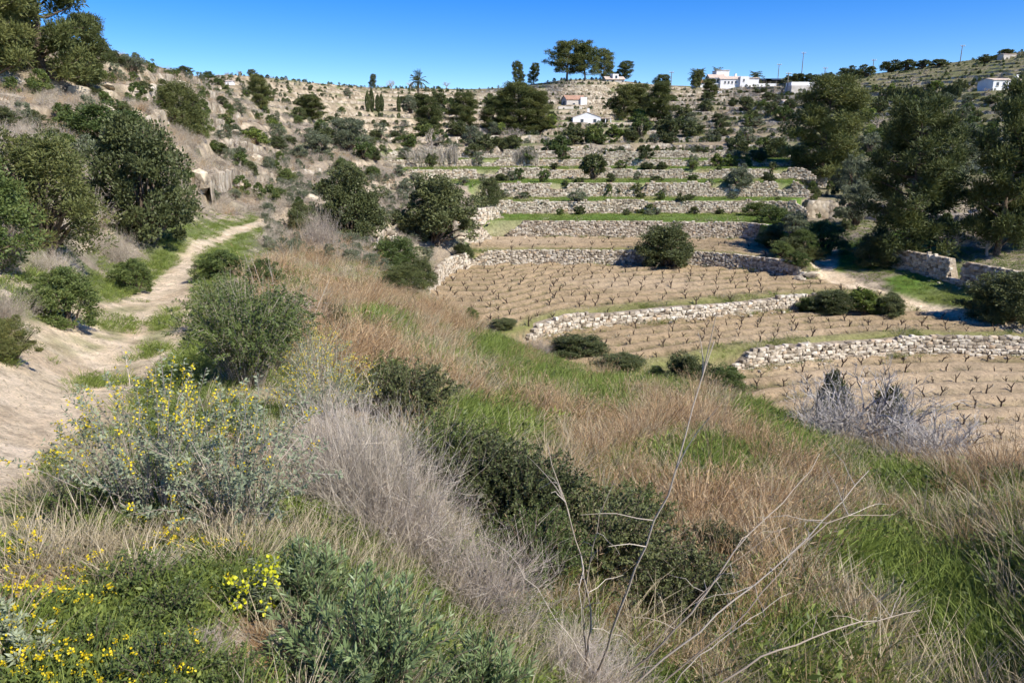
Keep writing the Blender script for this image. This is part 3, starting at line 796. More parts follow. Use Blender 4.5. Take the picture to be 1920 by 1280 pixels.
def stone_wall(xs, ys, zl, zh, label, single=False, size=(0.34, 0.22), x_range=None, seed=0, group=None, lean=0.10, ragged=0.12, gaps=()):
    r = np.random.default_rng(1000 + seed)
    P = np.stack([xs, ys], -1); seg = np.hypot(*np.diff(P, axis=0).T); s = np.concatenate([[0], np.cumsum(seg)])
    ss = np.arange(0, s[-1], 0.1)
    X = np.interp(ss, s, P[:, 0]); Y = np.interp(ss, s, P[:, 1])
    k = np.ones(25) / 25
    Xp = np.convolve(np.pad(X, 12, 'edge'), k, 'valid'); Yp = np.convolve(np.pad(Y, 12, 'edge'), k, 'valid')
    X, Y = Xp, Yp
    if x_range:
        m = (X >= x_range[0]) & (X <= x_range[1]); X, Y = X[m], Y[m]
    n = len(X); ss = np.concatenate([[0], np.cumsum(np.hypot(np.diff(X), np.diff(Y)))]); LEN = ss[-1]
    if LEN < 0.5: return None
    H = zh - zl + 0.06
    top = H + ragged * (fbm(ss * 0.5, ss * 0 + seed, 3) - 0.5) * 2
    e = np.minimum(ss, LEN - ss); top = top * np.clip(0.25 + e / 1.6, 0, 1)
    for g0, g1, gh in gaps: top = np.where((ss > g0 * LEN) & (ss < g1 * LEN), top * gh, top)
    TX = np.gradient(X); TY = np.gradient(Y); nn = np.hypot(TX, TY); TX /= nn; TY /= nn
    NX, NY = TY, -TX            # faces the camera side
    root = empty('dry_stone_wall', (float(X[n // 2]), float(Y[n // 2]), zl))
    off = np.array([X[n // 2], Y[n // 2], zl])
    # earth and rubble core behind the face stones
    sel = np.unique(np.linspace(0, n - 1, max(2, int(LEN / 0.5))).astype(int))
    fr = np.stack([X[sel] - NX[sel] * 0.09, Y[sel] - NY[sel] * 0.09, np.full(len(sel), zl - 0.3)], -1) - off
    c0 = fr; c1 = fr + np.stack([-NX[sel] * lean, -NY[sel] * lean, top[sel] + 0.3 - 0.10], -1)
    c2 = c1 + np.stack([-NX[sel] * 0.5, -NY[sel] * 0.5, np.zeros(len(sel))], -1)
    c3 = c2 * np.array([1, 1, 0]) + np.array([0, 0, -0.3])
    m = len(sel); V = np.concatenate([c0, c1, c2, c3])
    i = np.arange(m - 1)
    Q = np.concatenate([np.stack([i + a * m, i + 1 + a * m, i + 1 + b_ * m, i + b_ * m], -1) for a, b_ in ((0, 1), (1, 2), (2, 3))])
    link('wall_core', mesh_np('wall_core', V, quads=Q, mat=M_CORE), root)
    z = -0.05; stones = []
    while z < top.max():
        ch = size[1] * r.uniform(0.75, 1.25); p = r.uniform(0, 0.2)
        while p < LEN - 0.05:
            w = size[0] * r.uniform(0.45, 1.55)
            q = min(n - 1, int(np.searchsorted(ss, p + w / 2)))
            if z + ch * 0.6 < top[q]:
                zc = z + ch / 2 + r.normal() * 0.02; d = r.uniform(0.24, 0.34); o = lean * zc / H + r.normal() * 0.014 - 0.02
                stones.append((X[q] - NX[q] * (o + d / 2 - 0.03), Y[q] - NY[q] * (o + d / 2 - 0.03), zl + zc, math.atan2(TY[q], TX[q]) + r.normal() * 0.06,
                               r.normal() * 0.10, w * 1.1, d, ch * 1.12 * r.uniform(0.9, 1.1)))
            p += w
        z += ch
    for s_ in range(int(LEN * 1.2)):      # fallen stones at the foot
        q = r.integers(0, n); w = size[0] * r.uniform(0.4, 0.9)
        stones.append((X[q] + NX[q] * r.uniform(0.1, 0.5), Y[q] + NY[q] * r.uniform(0.1, 0.5), zl + 0.03, r.uniform(0, 6.28), r.normal() * 0.3, w, w * 0.8, w * 0.6))
    stones = np.array(stones)
    order = r.permutation(len(stones))
    if single:
        px, _ = project(stones[:, 0], stones[:, 1], stones[:, 2]); inview = (px > -20) & (px < 1940)
        order = np.concatenate([np.nonzero(inview)[0], np.nonzero(~inview)[0]])
        for j in order[:300]:
            x, y, zz, rz, ry, w, d, h = stones[j]
            link('stone', block_me[r.integers(0, 10)], root, (x - off[0], y - off[1], zz - off[2]), (r.normal() * 0.05, ry, rz), (w, d, h))
        rest = stones[order[300:]]
    else: rest = stones
    if len(rest):
        Vs = []; Ts = []; va = []; nb = 0
        for x, y, zz, rz, ry, w, d, h in rest:
            V, T = BLOCKS[r.integers(0, 10)]
            V = V * np.array([w, d, h]); cy, sy = math.cos(ry), math.sin(ry)
            V = np.stack([V[:, 0] * cy - V[:, 2] * sy, V[:, 1], V[:, 0] * sy + V[:, 2] * cy], -1)
            cz, sz = math.cos(rz), math.sin(rz)
            V = np.stack([V[:, 0] * cz - V[:, 1] * sz, V[:, 0] * sz + V[:, 1] * cz, V[:, 2]], -1) + np.array([x, y, zz]) - off
            Vs.append(V); Ts.append(T + nb); nb += len(V); va.append(np.full(len(T), r.random()))
        o = link('stones', mesh_np('stones', np.concatenate(Vs), tris=np.concatenate(Ts), attrs={'var': ('FACE', np.concatenate(va))}, mat=M_STONE), root)
        o['kind'] = 'stuff'
    tag(root, label, 'stone wall', group, 'thing')
    return root

# ------------------------------------------------------------------ walls of the vineyard and the terraces above
XMAX = lambda px, py, d: at_s(px, py, d)[0]
stone_wall(*WALLS[0], 'pale curved stone wall above the lowest vine field', True, (0.27, 0.165), (XMAX(1375,697,33), XMAX(2050,675,36)), 1, 'vineyard walls')
stone_wall(*WALLS[1], 'pale curved stone wall between the largest vine field and the field below', True, (0.25, 0.15), (XMAX(985,640,35), XMAX(1650,577,40)), 2, 'vineyard walls')
stone_wall(*WALLS[2], 'stone wall behind the largest vine field, half hidden by a round bush', False, (0.20, 0.13), (XMAX(885,497,53), XMAX(1505,522,48)), 3, 'vineyard walls')
stone_wall(*WALLS[3], 'tall stone wall behind the narrow upper vine field', False, (0.20, 0.13), (XMAX(945,446,60), XMAX(1488,480,56)), 4, 'vineyard walls', gaps=((0.0, 0.05, 0.7),))
for k, lab, x0, x1 in ((4, 'stone wall behind the broad green terrace above the vineyard', 905, 1500), (5, 'second stone wall above the broad green terrace', 900, 1510),
                       (6, 'third stone wall above the broad green terrace, by the lone small tree', 735, 1500), (7, 'long low stone wall above the lone small tree', 730, 1500),
                       (8, 'topmost of the stacked terrace walls, level with the reed beds', 740, 1510)):
    xs, ys, zl, zh = WALLS[k]
    gp = [(a, a + w, h) for a, w, h in ((0.22, 0.05, 0.55), (0.48, 0.03, 0.4), (0.7, 0.06, 0.65), (0.9, 0.04, 0.5))] if k > 4 else [(0.3, 0.03, 0.5), (0.62, 0.04, 0.6)]
    stone_wall(xs, ys, zl, zh, lab, False, (0.24, 0.15), (XMAX(x0, 340, ys[1]), XMAX(x1, 340, ys[-2])), 10 + k, 'terrace walls above the vineyard', gaps=gp, ragged=0.3)
# retaining wall right of the track
rw = [at_s(a, b_, d)[:2] for a, b_, d in ((1640,508,50.5),(1690,522,48.2),(1750,538,45.5),(1810,555,43.0),(1870,572,40.8),(1940,590,38.8),(2020,606,37))]
rx = np.array([p[0] for p in rw]); ry = np.array([p[1] for p in rw])
zb = float(zat(rx[2:4], ry[2:4]).mean())
stone_wall(rx, ry, zb - 0.15, zb + 1.45, 'shaded stone wall with a collapsed gap beside the dirt track', True, (0.28, 0.16), None, 40, None, gaps=((0.42, 0.50, 0.3),))
# short walls on the valley side to the left of the fields
for i, (pts, h, lab) in enumerate((
    ([(790,565,40.5),(812,542,43),(845,512,49.5),(900,498,53)], 0.8, 'rough low stone wall at the left end of the largest vine field'),
    ([(690,452,45),(730,445,46),(770,442,47)], 1.0, 'short broken stone wall between the two big dark bushes'),
    ([(845,440,56),(880,420,60),(950,405,64)], 0.9, 'sloping stone wall beside the grassy ramp'),
    ([(860,472,54),(890,460,57),(925,452,60)], 0.8, 'short pale stone wall left of the narrow upper vine field'))):
    q = np.array([at_s(*p)[:2] for p in pts]); zz = float(zat(q[:, 0], q[:, 1]).mean())
    stone_wall(q[:, 0], q[:, 1], zz - 0.25, zz + h, lab, False, (0.26, 0.16), None, 60 + i, None, ragged=0.4)

# walls and earth banks along the steps of the hillsides
M_FARWALL, nt, b = mat_new('far_stone')
geo_ = N(nt, 'ShaderNodeNewGeometry')
vo = N(nt, 'ShaderNodeTexVoronoi'); vo.inputs['Scale'].default_value = 2.2
nt.links.new(geo_.outputs['Position'], vo.inputs['Vector'])
sep = N(nt, 'ShaderNodeSeparateColor'); nt.links.new(vo.outputs['Color'], sep.inputs[0])
cc = ramp(nt, [(0, (0.27, 0.215, 0.15)), (0.4, (0.43, 0.36, 0.26)), (0.8, (0.54, 0.46, 0.345)), (1, (0.60, 0.53, 0.42))], sep.outputs[0])
no = N(nt, 'ShaderNodeTexNoise'); no.inputs['Scale'].default_value = 0.6; no.inputs['Detail'].default_value = 6
nt.links.new(geo_.outputs['Position'], no.inputs['Vector'])
vv = ramp(nt, [(0.35, (0.62, 0.6, 0.56)), (0.6, (1, 1, 1))], no.outputs['Fac'])
mm = N(nt, 'ShaderNodeMix', data_type='RGBA', blend_type='MULTIPLY'); mm.inputs[0].default_value = 1
nt.links.new(cc, mm.inputs[6]); nt.links.new(vv, mm.inputs[7]); nt.links.new(mm.outputs[2], b.inputs['Base Color'])
bp = N(nt, 'ShaderNodeBump'); bp.inputs['Strength'].default_value = 1; bp.inputs['Distance'].default_value = 0.12
nt.links.new(vo.outputs['Distance'], bp.inputs['Height']); bp.invert = True; nt.links.new(bp.outputs[0], b.inputs['Normal'])

def place_word(px, py):
    if px < 420: return 'left of the foot of the sky-line slope'
    if px < 640: return 'on the bare slope left of the cypresses'
    if px < 900: return 'below the cypresses and tall palm'
    if px < 1075: return 'around the hillside pine grove'
    if px < 1240: return 'around the white gabled house'
    if px < 1430: return 'below the white villa on the ridge'
    if px < 1620: return 'below the long low ridge building'
    return 'on the shaded slope behind the right-hand pines'

far_wall_runs = []
rw_ = np.random.default_rng(5)
row0 = int(np.searchsorted(Ys, 34)); row1 = int(np.searchsorted(Ys, 300))
Hq = HQ[row0:row1]; Yr = Ys[row0:row1]
for lev in range(int(np.floor(Hq.min())) + 1, int(np.ceil(Hq.max()))):
    above = Hq > lev + 0.88
    cross = (~above[:-1]) & above[1:]
    fi = np.where(cross.any(0), cross.argmax(0), -1)
    run = []
    def flush(run):
        if len(run) >= 7:
            k = 0
            while k < len(run) - 6:
                n_ = int(rw_.integers(14, 48)); far_wall_runs.append(run[k:k + n_]); k += n_ + int(rw_.integers(0, 7))
    for j in range(NA):
        ok = fi[j] >= 0
        if ok:
            Y = Yr[fi[j]]; X = As[j] * (Y + APEX)
            ok = smask[row0 + fi[j], j] > 0.3 and TM[row0 + fi[j], j] < 0.3 and abs(As[j]) < 0.72 and fbm(X * 0.05, Y * 0.05 + lev * 9.1, 123, 3) > (0.20 if Y > 110 else 0.44)
            if ok and run and abs(run[-1][1] - Y) > 3.0: ok = False
        if ok: run.append((X, Y))
        else:
            flush(run); run = []
    flush(run)
cnt = 0
for run in far_wall_runs:
    P = np.array(run); Y = P[:, 1]; X = P[:, 0]
    px, py = project(X, Y, zat(X, Y))
    mx, my = float(px.mean()), float(py.mean())
    if mx < -40 or mx > 1960 or len(P) < 6: continue
    m = len(P)
    k = np.ones(3) / 3; Y = np.convolve(np.pad(Y, 1, 'edge'), k, 'valid')
    z0 = zat(X, Y - 1.0); z1 = zat(X, Y + 1.6)
    hh = np.clip(z1 - z0, 0.5, 1.8) * rw_.uniform(0.92, 1.05, m) * rw_.uniform(0.85, 1.1); hh[0] *= 0.4; hh[-1] *= 0.4
    off = np.array([X[m // 2], Y[m // 2], z0[m // 2]])
    jit = rw_.normal(size=m) * 0.05
    V = np.concatenate([np.stack([X, Y - 0.75 + jit, z0 - 0.5], -1), np.stack([X, Y - 0.62 + jit, z0 + hh * 0.55], -1), np.stack([X, Y - 0.5 + jit * 0.7, z0 + hh], -1),
                        np.stack([X, Y + 0.6, z0 + hh * 0.97], -1), np.stack([X, Y + 0.7, z0 - 0.5], -1)]) - off
    i = np.arange(m - 1)
    Q = np.concatenate([np.stack([i + a * m, i + 1 + a * m, i + 1 + (a + 1) * m, i + (a + 1) * m], -1) for a in range(4)])
    o = link('terrace_wall', mesh_np('terrace_wall', V, quads=Q, mat=M_FARWALL), None, tuple(off))
    dd = float(np.median(Y))
    where = place_word(mx, my) if dd > 108 else ('on the near brushy slope left of the vineyard' if mx < 900 else 'on the shaded slope behind the right-hand pines')
    tag(o, 'pale terrace wall ' + where, 'terrace wall', 'terrace walls ' + where, 'thing')
    cnt += 1
print('far walls', cnt)

# ------------------------------------------------------------------ vines
def vine_mesh(seed):
    r = np.random.default_rng(seed); g = Geo()
    h = r.uniform(0.24, 0.38); top = np.array([r.normal() * 0.05, r.normal() * 0.05, h])
    g.tube(curve((0, 0, -0.08), top, 4, wob=0.015, r=r), np.array([0.06, 0.05, 0.045, 0.055]), 6)
    a0 = r.uniform(0, 6.28)
    for i in range(int(r.integers(2, 5))):
        a = a0 + i * 2.2 + r.normal() * 0.4; d = np.array([math.cos(a), math.sin(a), r.uniform(0.7, 1.3)])
        e = top + unit(d) * r.uniform(0.2, 0.36)
        g.tube(curve(top, e, 4, sag=-0.05, wob=0.012, r=r), np.array([0.04, 0.032, 0.028, 0.024]), 5)
        for q in range(int(r.integers(1, 3))):
            g.tube(curve(e, e + unit(d + r.normal(size=3) * 0.5) * r.uniform(0.07, 0.18), 3, wob=0.005, r=r), np.array([0.018, 0.013, 0.006]), 4)
    return g.mesh('vine_stump', M_VINE, True)
vine_me = [vine_mesh(300 + i) for i in range(18)]
VN = ['bare pruned vine stump on the lowest vine field', 'bare pruned vine stump on the middle vine field between two pale walls',
      'bare pruned vine stump on the largest vine field', 'bare pruned vine stump on the narrow upper vine field']
vines = []
rv = np.random.default_rng(9)
for k in range(4):
    x0, x1 = (-12, 34); sp_ = ROWSP[k]
    for i in range(14):
        for X in np.arange(x0, x1, 1.08 if k != 3 else 1.5):
            X = X + rv.normal() * 0.12 + (i % 2) * 0.5
            t = (i + 0.5) * sp_
            if k == 0: Y = wallY(0, X) - t
            elif k == 1:
                b1 = wallY(0, X); fb = max(wallY(1, X) - b1, 0.5); Y = b1 + t * fb / 8.4
                if fb < 1.2 or t > 8.3: continue
            elif k == 2: Y = wallY(1, X) + t
            else: Y = wallY(2, X) + t
            if k < 3 and rv.random() < 0.06 or (k == 3 and rv.random() < 0.25): continue
            Y = float(Y) + rv.normal() * 0.08
            f_, _t = row_t(np.array([X]), np.array([Y]))
            if f_[0] != k or terr_mask(np.array([X]), np.array([Y]))[0] < 0.93: continue
            if k > 0 and Y - wallY(k - 1, X) < 0.8: continue
            if wallY(k, X) - Y < 0.5: continue
            z = float(zat(X, Y)); px, py = project(X, Y, z + 0.5)
            if px < -10 or px > 1930: continue
            h = hit(px, py)
            if h[1] < Y - 2.5: continue
            vines.append((Y, X, z, k, i))
vines.sort()
FN = ('lowest field', 'middle field', 'largest field', 'narrow upper field')
def nth(n): return '%d%s' % (n, 'th' if 10 <= n % 100 <= 20 else {1: 'st', 2: 'nd', 3: 'rd'}.get(n % 10, 'th'))
rows_ = {}
for v in vines: rows_.setdefault((v[3], v[4]), []).append(v)
vine_label = {}
for (k, i), vs in rows_.items():
    seen_rows = sorted(q[1] for q in rows_ if q[0] == k)
    for n_, v in enumerate(sorted(vs, key=lambda v: v[1])):
        vine_label[v] = 'vine stump, %s from left, %s row from the %s, %s' % (nth(n_ + 1), nth(seen_rows.index(i) + 1), 'back wall' if k == 0 else 'front', FN[k])
print('vines', len(vines))
vroll = np.random.default_rng(12)
for v in vines[:300]:
    Y, X, z, k, i = v
    s = vroll.uniform(0.42, 0.78) * (1.1 if k == 2 else 1.0)
    tag(link('vine', vine_me[vroll.integers(0, 18)], None, (X, Y, z), (vroll.normal() * 0.16, vroll.normal() * 0.16, vroll.uniform(0, 6.28)), (s, s, s * vroll.uniform(0.9, 1.2))),
        vine_label[v], 'vine', 'vines of the ' + FN[k])
if len(vines) > 300:
    Vs = []; Qs = []; nb = 0
    for Y, X, z, k, i in vines[300:]:
        me = vine_me[vroll.integers(0, 18)]; n = len(me.vertices)
        V = np.empty(n * 3, np.float32); me.vertices.foreach_get('co', V); V = V.reshape(-1, 3) * vroll.uniform(0.55, 0.8)
        a = vroll.uniform(0, 6.28); ca, sa = math.cos(a), math.sin(a)
        Vs.append(np.stack([V[:, 0] * ca - V[:, 1] * sa + X, V[:, 0] * sa + V[:, 1] * ca + Y, V[:, 2] + z], -1))
        q = np.empty(len(me.loops), np.int32); me.loops.foreach_get('vertex_index', q); Qs.append(q.reshape(-1, 4) + nb); nb += n
    o = link('far_vines', mesh_np('far_vines', np.concatenate(Vs), quads=np.concatenate(Qs), mat=M_VINE))
    tag(o, 'bare vine stumps farther back in the upper vine fields', 'vines', None, 'stuff')

# ------------------------------------------------------------------ plant prototypes
PINES = [pine_meshes(1, 10, 6.4, 0.06, 0.6), pine_meshes(2, 10, 7.0, 0.03, 0.55), pine_meshes(3, 10, 6.0, 0.08, 0.7)]
UMB = [pine_meshes(11, 10, 9.5, 0.27, 0.4, 120, 110, 1.6), pine_meshes(12, 10, 8.5, 0.22, 0.4, 110, 110, 1.6), pine_meshes(13, 10, 7.5, 0.08, 0.5, 96, 110, 1.6)]
BIG_D = [bush_meshes(20 + i, M_DARK, 120, 210, 0.030, 0.019) for i in range(3)]
BIG_L = [bush_meshes(25 + i, M_LEAF, 120, 190, 0.030, 0.016, 0.2) for i in range(2)]
BIG_J = [bush_meshes(28 + i, M_JUN, 130, 190, 0.036, 0.010, 0.2) for i in range(2)]
OLV = [bush_meshes(31 + i, M_OLIVE, 80, 150, 0.050, 0.015, 0.5, lift=0.18) for i in range(3)]
SM_D = [bush_meshes(40 + i, M_DARK, 34, 80, 0.085, 0.05) for i in range(3)]
SM_L = [bush_meshes(44 + i, M_LEAF, 34, 75, 0.085, 0.045, 0.2) for i in range(3)]
SM_B = [bush_meshes(48 + i, M_BRIGHT, 26, 55, 0.12, 0.06, 0.2) for i in range(2)]
SM_O = [bush_meshes(51 + i, M_OLIVE, 32, 70, 0.09, 0.03, 0.4) for i in range(3)]
LONE = [bush_meshes(56, M_DARK, 45, 70, 0.09, 0.05, 0.2, lift=0.28)]
NEAR_D = [bush_meshes(60 + i, M_DARK, 110, 130, 0.030, 0.017, 0.3) for i in range(2)]
NEAR_L = [bush_meshes(65 + i, M_LEAF, 120, 170, 0.036, 0.016, 0.3) for i in range(2)]
TWIG = [twig_bush(70 + i, M_TWIG) for i in range(3)]
MAUVE = [twig_bush(75 + i, M_MAUVE, 120, 4, 1.0, 0.016, 4, 0.05, 0.26, 0.06) for i in range(4)]
BARE = [bare_tree(80 + i, M_PALE, 10, 5, 0.16, 0.05, 0.034) for i in range(3)]
BARE_G = [bare_tree(85 + i, M_TWIG, 6, 4, 0.3, 0.2) for i in range(2)]

def cypress_mesh(seed):
    r = np.random.default_rng(seed); g = Geo(); n = 1500
    z = r.random(n); rad = 0.5 * (np.sin(np.clip(z * 1.02 + 0.08, 0, 1) * math.pi) ** 0.6) * r.uniform(0.6, 1.05, n); a = r.uniform(0, 6.28, n)
    P = np.stack([np.cos(a) * rad, np.sin(a) * rad, z * 0.96], -1)
    D = unit(np.stack([np.cos(a) * 0.4, np.sin(a) * 0.4, np.ones(n)], -1) + r.normal(size=(n, 3)) * 0.25)
    g.leaves(r, P, D, 0.09, 0.12, r.random(n))
    t = Geo(); t.tube([(0, 0, -0.03), (0, 0, 0.4), (0, 0, 0.85)], [0.1, 0.07, 0.02], 6)
    return t.mesh('cypress_trunk', M_BARK), g.mesh('cypress_crown', M_DARK)
CYP = [cypress_mesh(90), cypress_mesh(91)]

def palm_mesh(seed, trunk=0.55, fr=34, up=0.5):
    r = np.random.default_rng(seed); t = Geo(); g = Geo()
    t.tube(curve((0, 0, -0.03), (r.normal() * 0.02, 0, trunk), 7, wob=0.006, r=r), np.linspace(0.055, 0.04, 7), 8)
    for i in range(fr):
        a = r.uniform(0, 6.28); el = r.uniform(-0.5, 1.3) * up * 2
        d = np.array([math.cos(a) * math.cos(el), math.sin(a) * math.cos(el), math.sin(el)])
        ln = r.uniform(0.33, 0.48); k = 8; tt = np.linspace(0, 1, k)
        P = np.array([0, 0, trunk]) + d * ln * tt[:, None] + np.array([0, 0, -0.22]) * ln * 2 * (tt ** 2)[:, None] * max(0.2, math.cos(el))
        g.ribbons(r, P[None], np.full((1, k), 0.008), r.random())
        T = unit(np.gradient(P, axis=0)); S = unit(np.cross(T, [0, 0, 1.0]))
        for sgn in (-1, 1):
            B = np.repeat(P[1:], 2, 0); DD = unit(np.repeat(sgn * S[1:] + 0.7 * T[1:] + np.array([0, 0, -0.15]), 2, 0) + r.normal(size=(2 * (k - 1), 3)) * 0.12)
            g.leaves(r, B, DD, 0.11, 0.017, r.random(len(B)))
    return t.mesh('palm_trunk', M_BARK, True), g.mesh('palm_fronds', M_PALMF)
PALM = [palm_mesh(95, 0.62), palm_mesh(96, 0.42, 40, 0.6), palm_mesh(97, 0.55, 46, 0.35)]

def reed_mesh(seed):
    r = np.random.default_rng(seed); g = Geo(); n = 420
    b0 = np.stack([r.uniform(-0.5, 0.5, n), r.uniform(-0.25, 0.25, n), np.zeros(n)], -1)
    h = r.uniform(0.6, 1.0, n) * (1 - 0.5 * (np.abs(b0[:, 0]) * 2) ** 3); t = np.linspace(0, 1, 4)
    P = b0[:, None] + np.stack([r.normal(size=n) * 0.1, r.normal(size=n) * 0.1, np.ones(n)], -1)[:, None] * (h[:, None] * t)[..., None]
    g.ribbons(r, P, 0.012 * (1 - 0.6 * t)[None], r.random(n))
    g.leaves(r, P[:, 3], unit(r.normal(size=(n, 3)) + np.array([0, 0, 1])), 0.1, 0.02, r.random(n))
    return g.mesh('reed_stems', M_REED)
REED = [reed_mesh(98), reed_mesh(99)]

vr = np.random.default_rng(77)
def size_at(p, px_h): return px_h * math.hypot(p[1], p[2]) / F_PX * 1.0
def plant(name, protos, parts, px, py, wpx, hpx, label, cat, group=None, d=None, unit_w=1.0, unit_h=1.0, sink=0.06, which=None, one=False):
    """a plant rooted where pixel (px, py) meets the ground (or d metres ahead), so wide and so tall in the photograph"""
    if d is None: p = hit(px, py)
    else:
        d = DS(d); x = at(px, py, d)[0]; p = (x, d, float(zat(x, d)))
    if d is not None:
        got = project(*p)[1]; q = hit(px, py)
        if abs(got - py) > 8:
            if 0.75 < q[1] / d < 1.25: p = q
            else: hpx = hpx + max(0.0, got - py)
    k = int(vr.integers(0, len(protos))) if which is None else which
    pr = protos[k]
    w = size_at(p, wpx) / unit_w; h = size_at(p, hpx) / unit_h
    rz = vr.uniform(0, 6.28)
    loc = (p[0], p[1], p[2] - sink * min(w, h) * 0.5)
    if one or not isinstance(pr, tuple):
        me = pr[1] if isinstance(pr, tuple) else pr
        o = link(name, me, None, loc, (0, 0, rz), (w, w, h))
    else:
        o = link(name, None, None, loc, (0, 0, rz), (w, w, h))
        for nm, me in zip(parts, pr): link(nm, me, o)
    tag(o, label, cat, group)
    return o
TC = ('trunk', 'crown'); SF = ('stems', 'foliage')

# ------------------------------------------------------------------ pines
def pine(px, py, w, h, label, d=None, protos=PINES, which=None, group=None):
    return plant('pine_tree', protos, TC, px, py, w, h, label, 'pine tree', group, d, 6.4, 10.0, 0.0, which)
pine(1535, 345, 165, 180, 'broad dark pine at the right end of the stepped terraces', 78, which=0)
pine(1700, 490, 190, 275, 'large leafy pine right of the dirt track, between two other pines', 50, which=1)
pine(1868, 480, 165, 305, 'tallest pine at the right edge, above the shaded wall', 49, which=2)
pine(1950, 460, 170, 255, 'pine cut off by the right edge of the picture', 55, which=0)
pine(85, 158, 185, 300, 'big dark pine at the top left corner', 41, which=1)
pine(165, 172, 95, 125, 'smaller pine leaning beside the big corner pine', 44, which=2)
pine(-20, 150, 190, 280, 'pine cut off by the left edge at the top corner', 44, which=0)
for x, y, w, h, l in ((975,252,98,84,'largest pine of the hillside grove below the ridge'),(868,245,66,62,'middle pine of the hillside grove'),(808,252,64,66,'leftmost rounded pine of the hillside grove'),
                      (922,250,62,60,'small pine inside the hillside grove'),(1012,252,60,70,'rightmost pine of the hillside grove'),(1168,226,55,58,'left pine behind the short palm'),
                      (1200,224,55,58,'middle pine behind the short palm'),(1236,228,62,62,'right pine of the three by the short palm'),(490,208,46,58,'dark upright pine on the left skyline slope'),
                      (586,226,58,42,'broad low pine on the bare left slope'),(1330,190,34,34,'small pine below the villa on the ridge'),(1240,175,36,30,'low pine on the ridge right of the ridge house')):
    pine(x, y, w, h, l)
for x, y, w, h, k, l in ((1063,153,72,64,0,'wide umbrella pine on the skyline'),(1096,153,54,62,1,'tall umbrella pine touching the wide one on the skyline'),(1132,151,50,50,2,'dense conical pine right of the umbrella pines'),
                         (1169,151,42,32,2,'low round pine beside the ridge house'),(972,156,30,40,2,'small upright pine left on the ridge'),(1000,158,26,34,2,'second small pine left on the ridge'),
                         (699,168,17,24,2,'tiny pine on the skyline above the cypresses'),(476,152,22,18,2,'tiny round pine on the left skyline'),(1306,165,26,30,2,'dark pine under the ridge palms')):
    plant('pine_tree', UMB, TC, x, y, w, h, l, 'pine tree', None, None, 8.0, 10.0, 0.0, k)

# ------------------------------------------------------------------ large bushes and small trees one can tell apart
def bush(px, py, w, h, label, protos=BIG_D, d=None, name='bush', which=None, group=None, cat='bush'):
    return plant(name, protos, SF, px, py, w, h, label, cat, group, d, 0.95, 1.0, 0.08, which)
bush(272, 452, 185, 225, 'tall dark bush where the path narrows', BIG_D, 19.5)
bush(85, 470, 230, 225, 'wide yellowish green bush on the left bank', BIG_J, 15.0)
bush(-40, 500, 220, 220, 'bush cut off by the left edge above the path', BIG_L, 13.5)
bush(205, 300, 170, 100, 'grey green bush above the tall dark bush', BIG_L, 27)
bush(340, 250, 95, 95, 'olive green bush high on the left slope', BIG_J, 40)
bush(375, 262, 40, 60, 'narrow bush beside the olive green one', BIG_L, 42)
bush(660, 448, 115, 140, 'dark tall bush at the end of the path', BIG_D, 38)
bush(815, 452, 150, 125, 'big round dark bush left of the vine fields', BIG_D, 45)
bush(565, 440, 60, 62, 'small dark bush at the path bend', BIG_D, 35)
bush(1252, 500, 112, 82, 'dense round bush standing at the wall in the vineyard', BIG_D, 52, which=1)
bush(1885, 600, 140, 92, 'dark spreading bush below the shaded wall', BIG_D, 40.6)
bush(920, 388, 45, 50, 'dark bush at the left end of the green terraces', BIG_D, 64)
bush(130, 612, 130, 110, 'round olive bush on the verge left of the path', NEAR_L, 9.5)
bush(255, 548, 75, 62, 'smaller green bush on the verge farther along the path', NEAR_L, 15)
bush(20, 680, 100, 90, 'low yellowish bush at the left edge beside the path', BIG_J, 7.2)
bush(1668, 592, 64, 46, 'dark low bush at the right end of the bushes between the lower fields', BIG_D, 40)
bush(1620, 590, 70, 46, 'bright green bush among the bushes between the lower fields', [bush_meshes(151, M_BRIGHT, 60, 110, 0.06, 0.035)], 40.5)
bush(1560, 590, 85, 40, 'dark bush at the left end of the bushes between the lower fields', BIG_D, 40.5)
bush(1515, 580, 50, 30, 'small green bush at the wall above the middle vine field', BIG_L, 41)
bush(735, 515, 100, 65, 'grey green bush on the slope left of the vineyard', BIG_L, 38)
bush(790, 545, 60, 70, 'dark narrow bush at the left tip of the largest field', BIG_D, 40)
bush(760, 548, 110, 50, 'low green bush at the slope edge', BIG_J, 37)
bush(868, 492, 40, 34, 'small dark bush in the stony corner of the field', BIG_D, 52)
bush(1085, 668, 105, 42, 'leafy dark bush at the left end of the lower wall', BIG_D, 27.5)
bush(1165, 692, 90, 30, 'bush right of the leafy one, at the slope edge', BIG_D, 26)
bush(1285, 722, 100, 62, 'tall dark bush at the slope edge below the middle field', BIG_D, 22.5)
bush(1360, 728, 85, 45, 'last dark bush along the slope edge', BIG_L, 21)
bush(1235, 712, 60, 26, 'low bush between the slope-edge bushes', BIG_L, 23)
bush(945, 612, 55, 14, 'small bush at the slope edge below the largest field', BIG_D, 30)
bush(885, 602, 30, 24, 'tiny bush at the slope edge left of the others', BIG_L, 31)
bush(635, 625, 55, 56, 'dark narrow bush in the brown grass slope', NEAR_D, 14.5)
bush(610, 600, 40, 40, 'little dark bush at the top of the brown grass', NEAR_D, 16)
bush(500, 552, 70, 66, 'green bush on the right verge of the path', NEAR_L, 16)
bush(420, 520, 90, 50, 'low green bush where the path splits', NEAR_L, 19)
bush(1490, 440, 60, 42, 'grey green bush on the bank above the narrow field', OLV, 58)
bush(1455, 425, 60, 36, 'low green bush on the bank by the green ramp', BIG_L, 60)
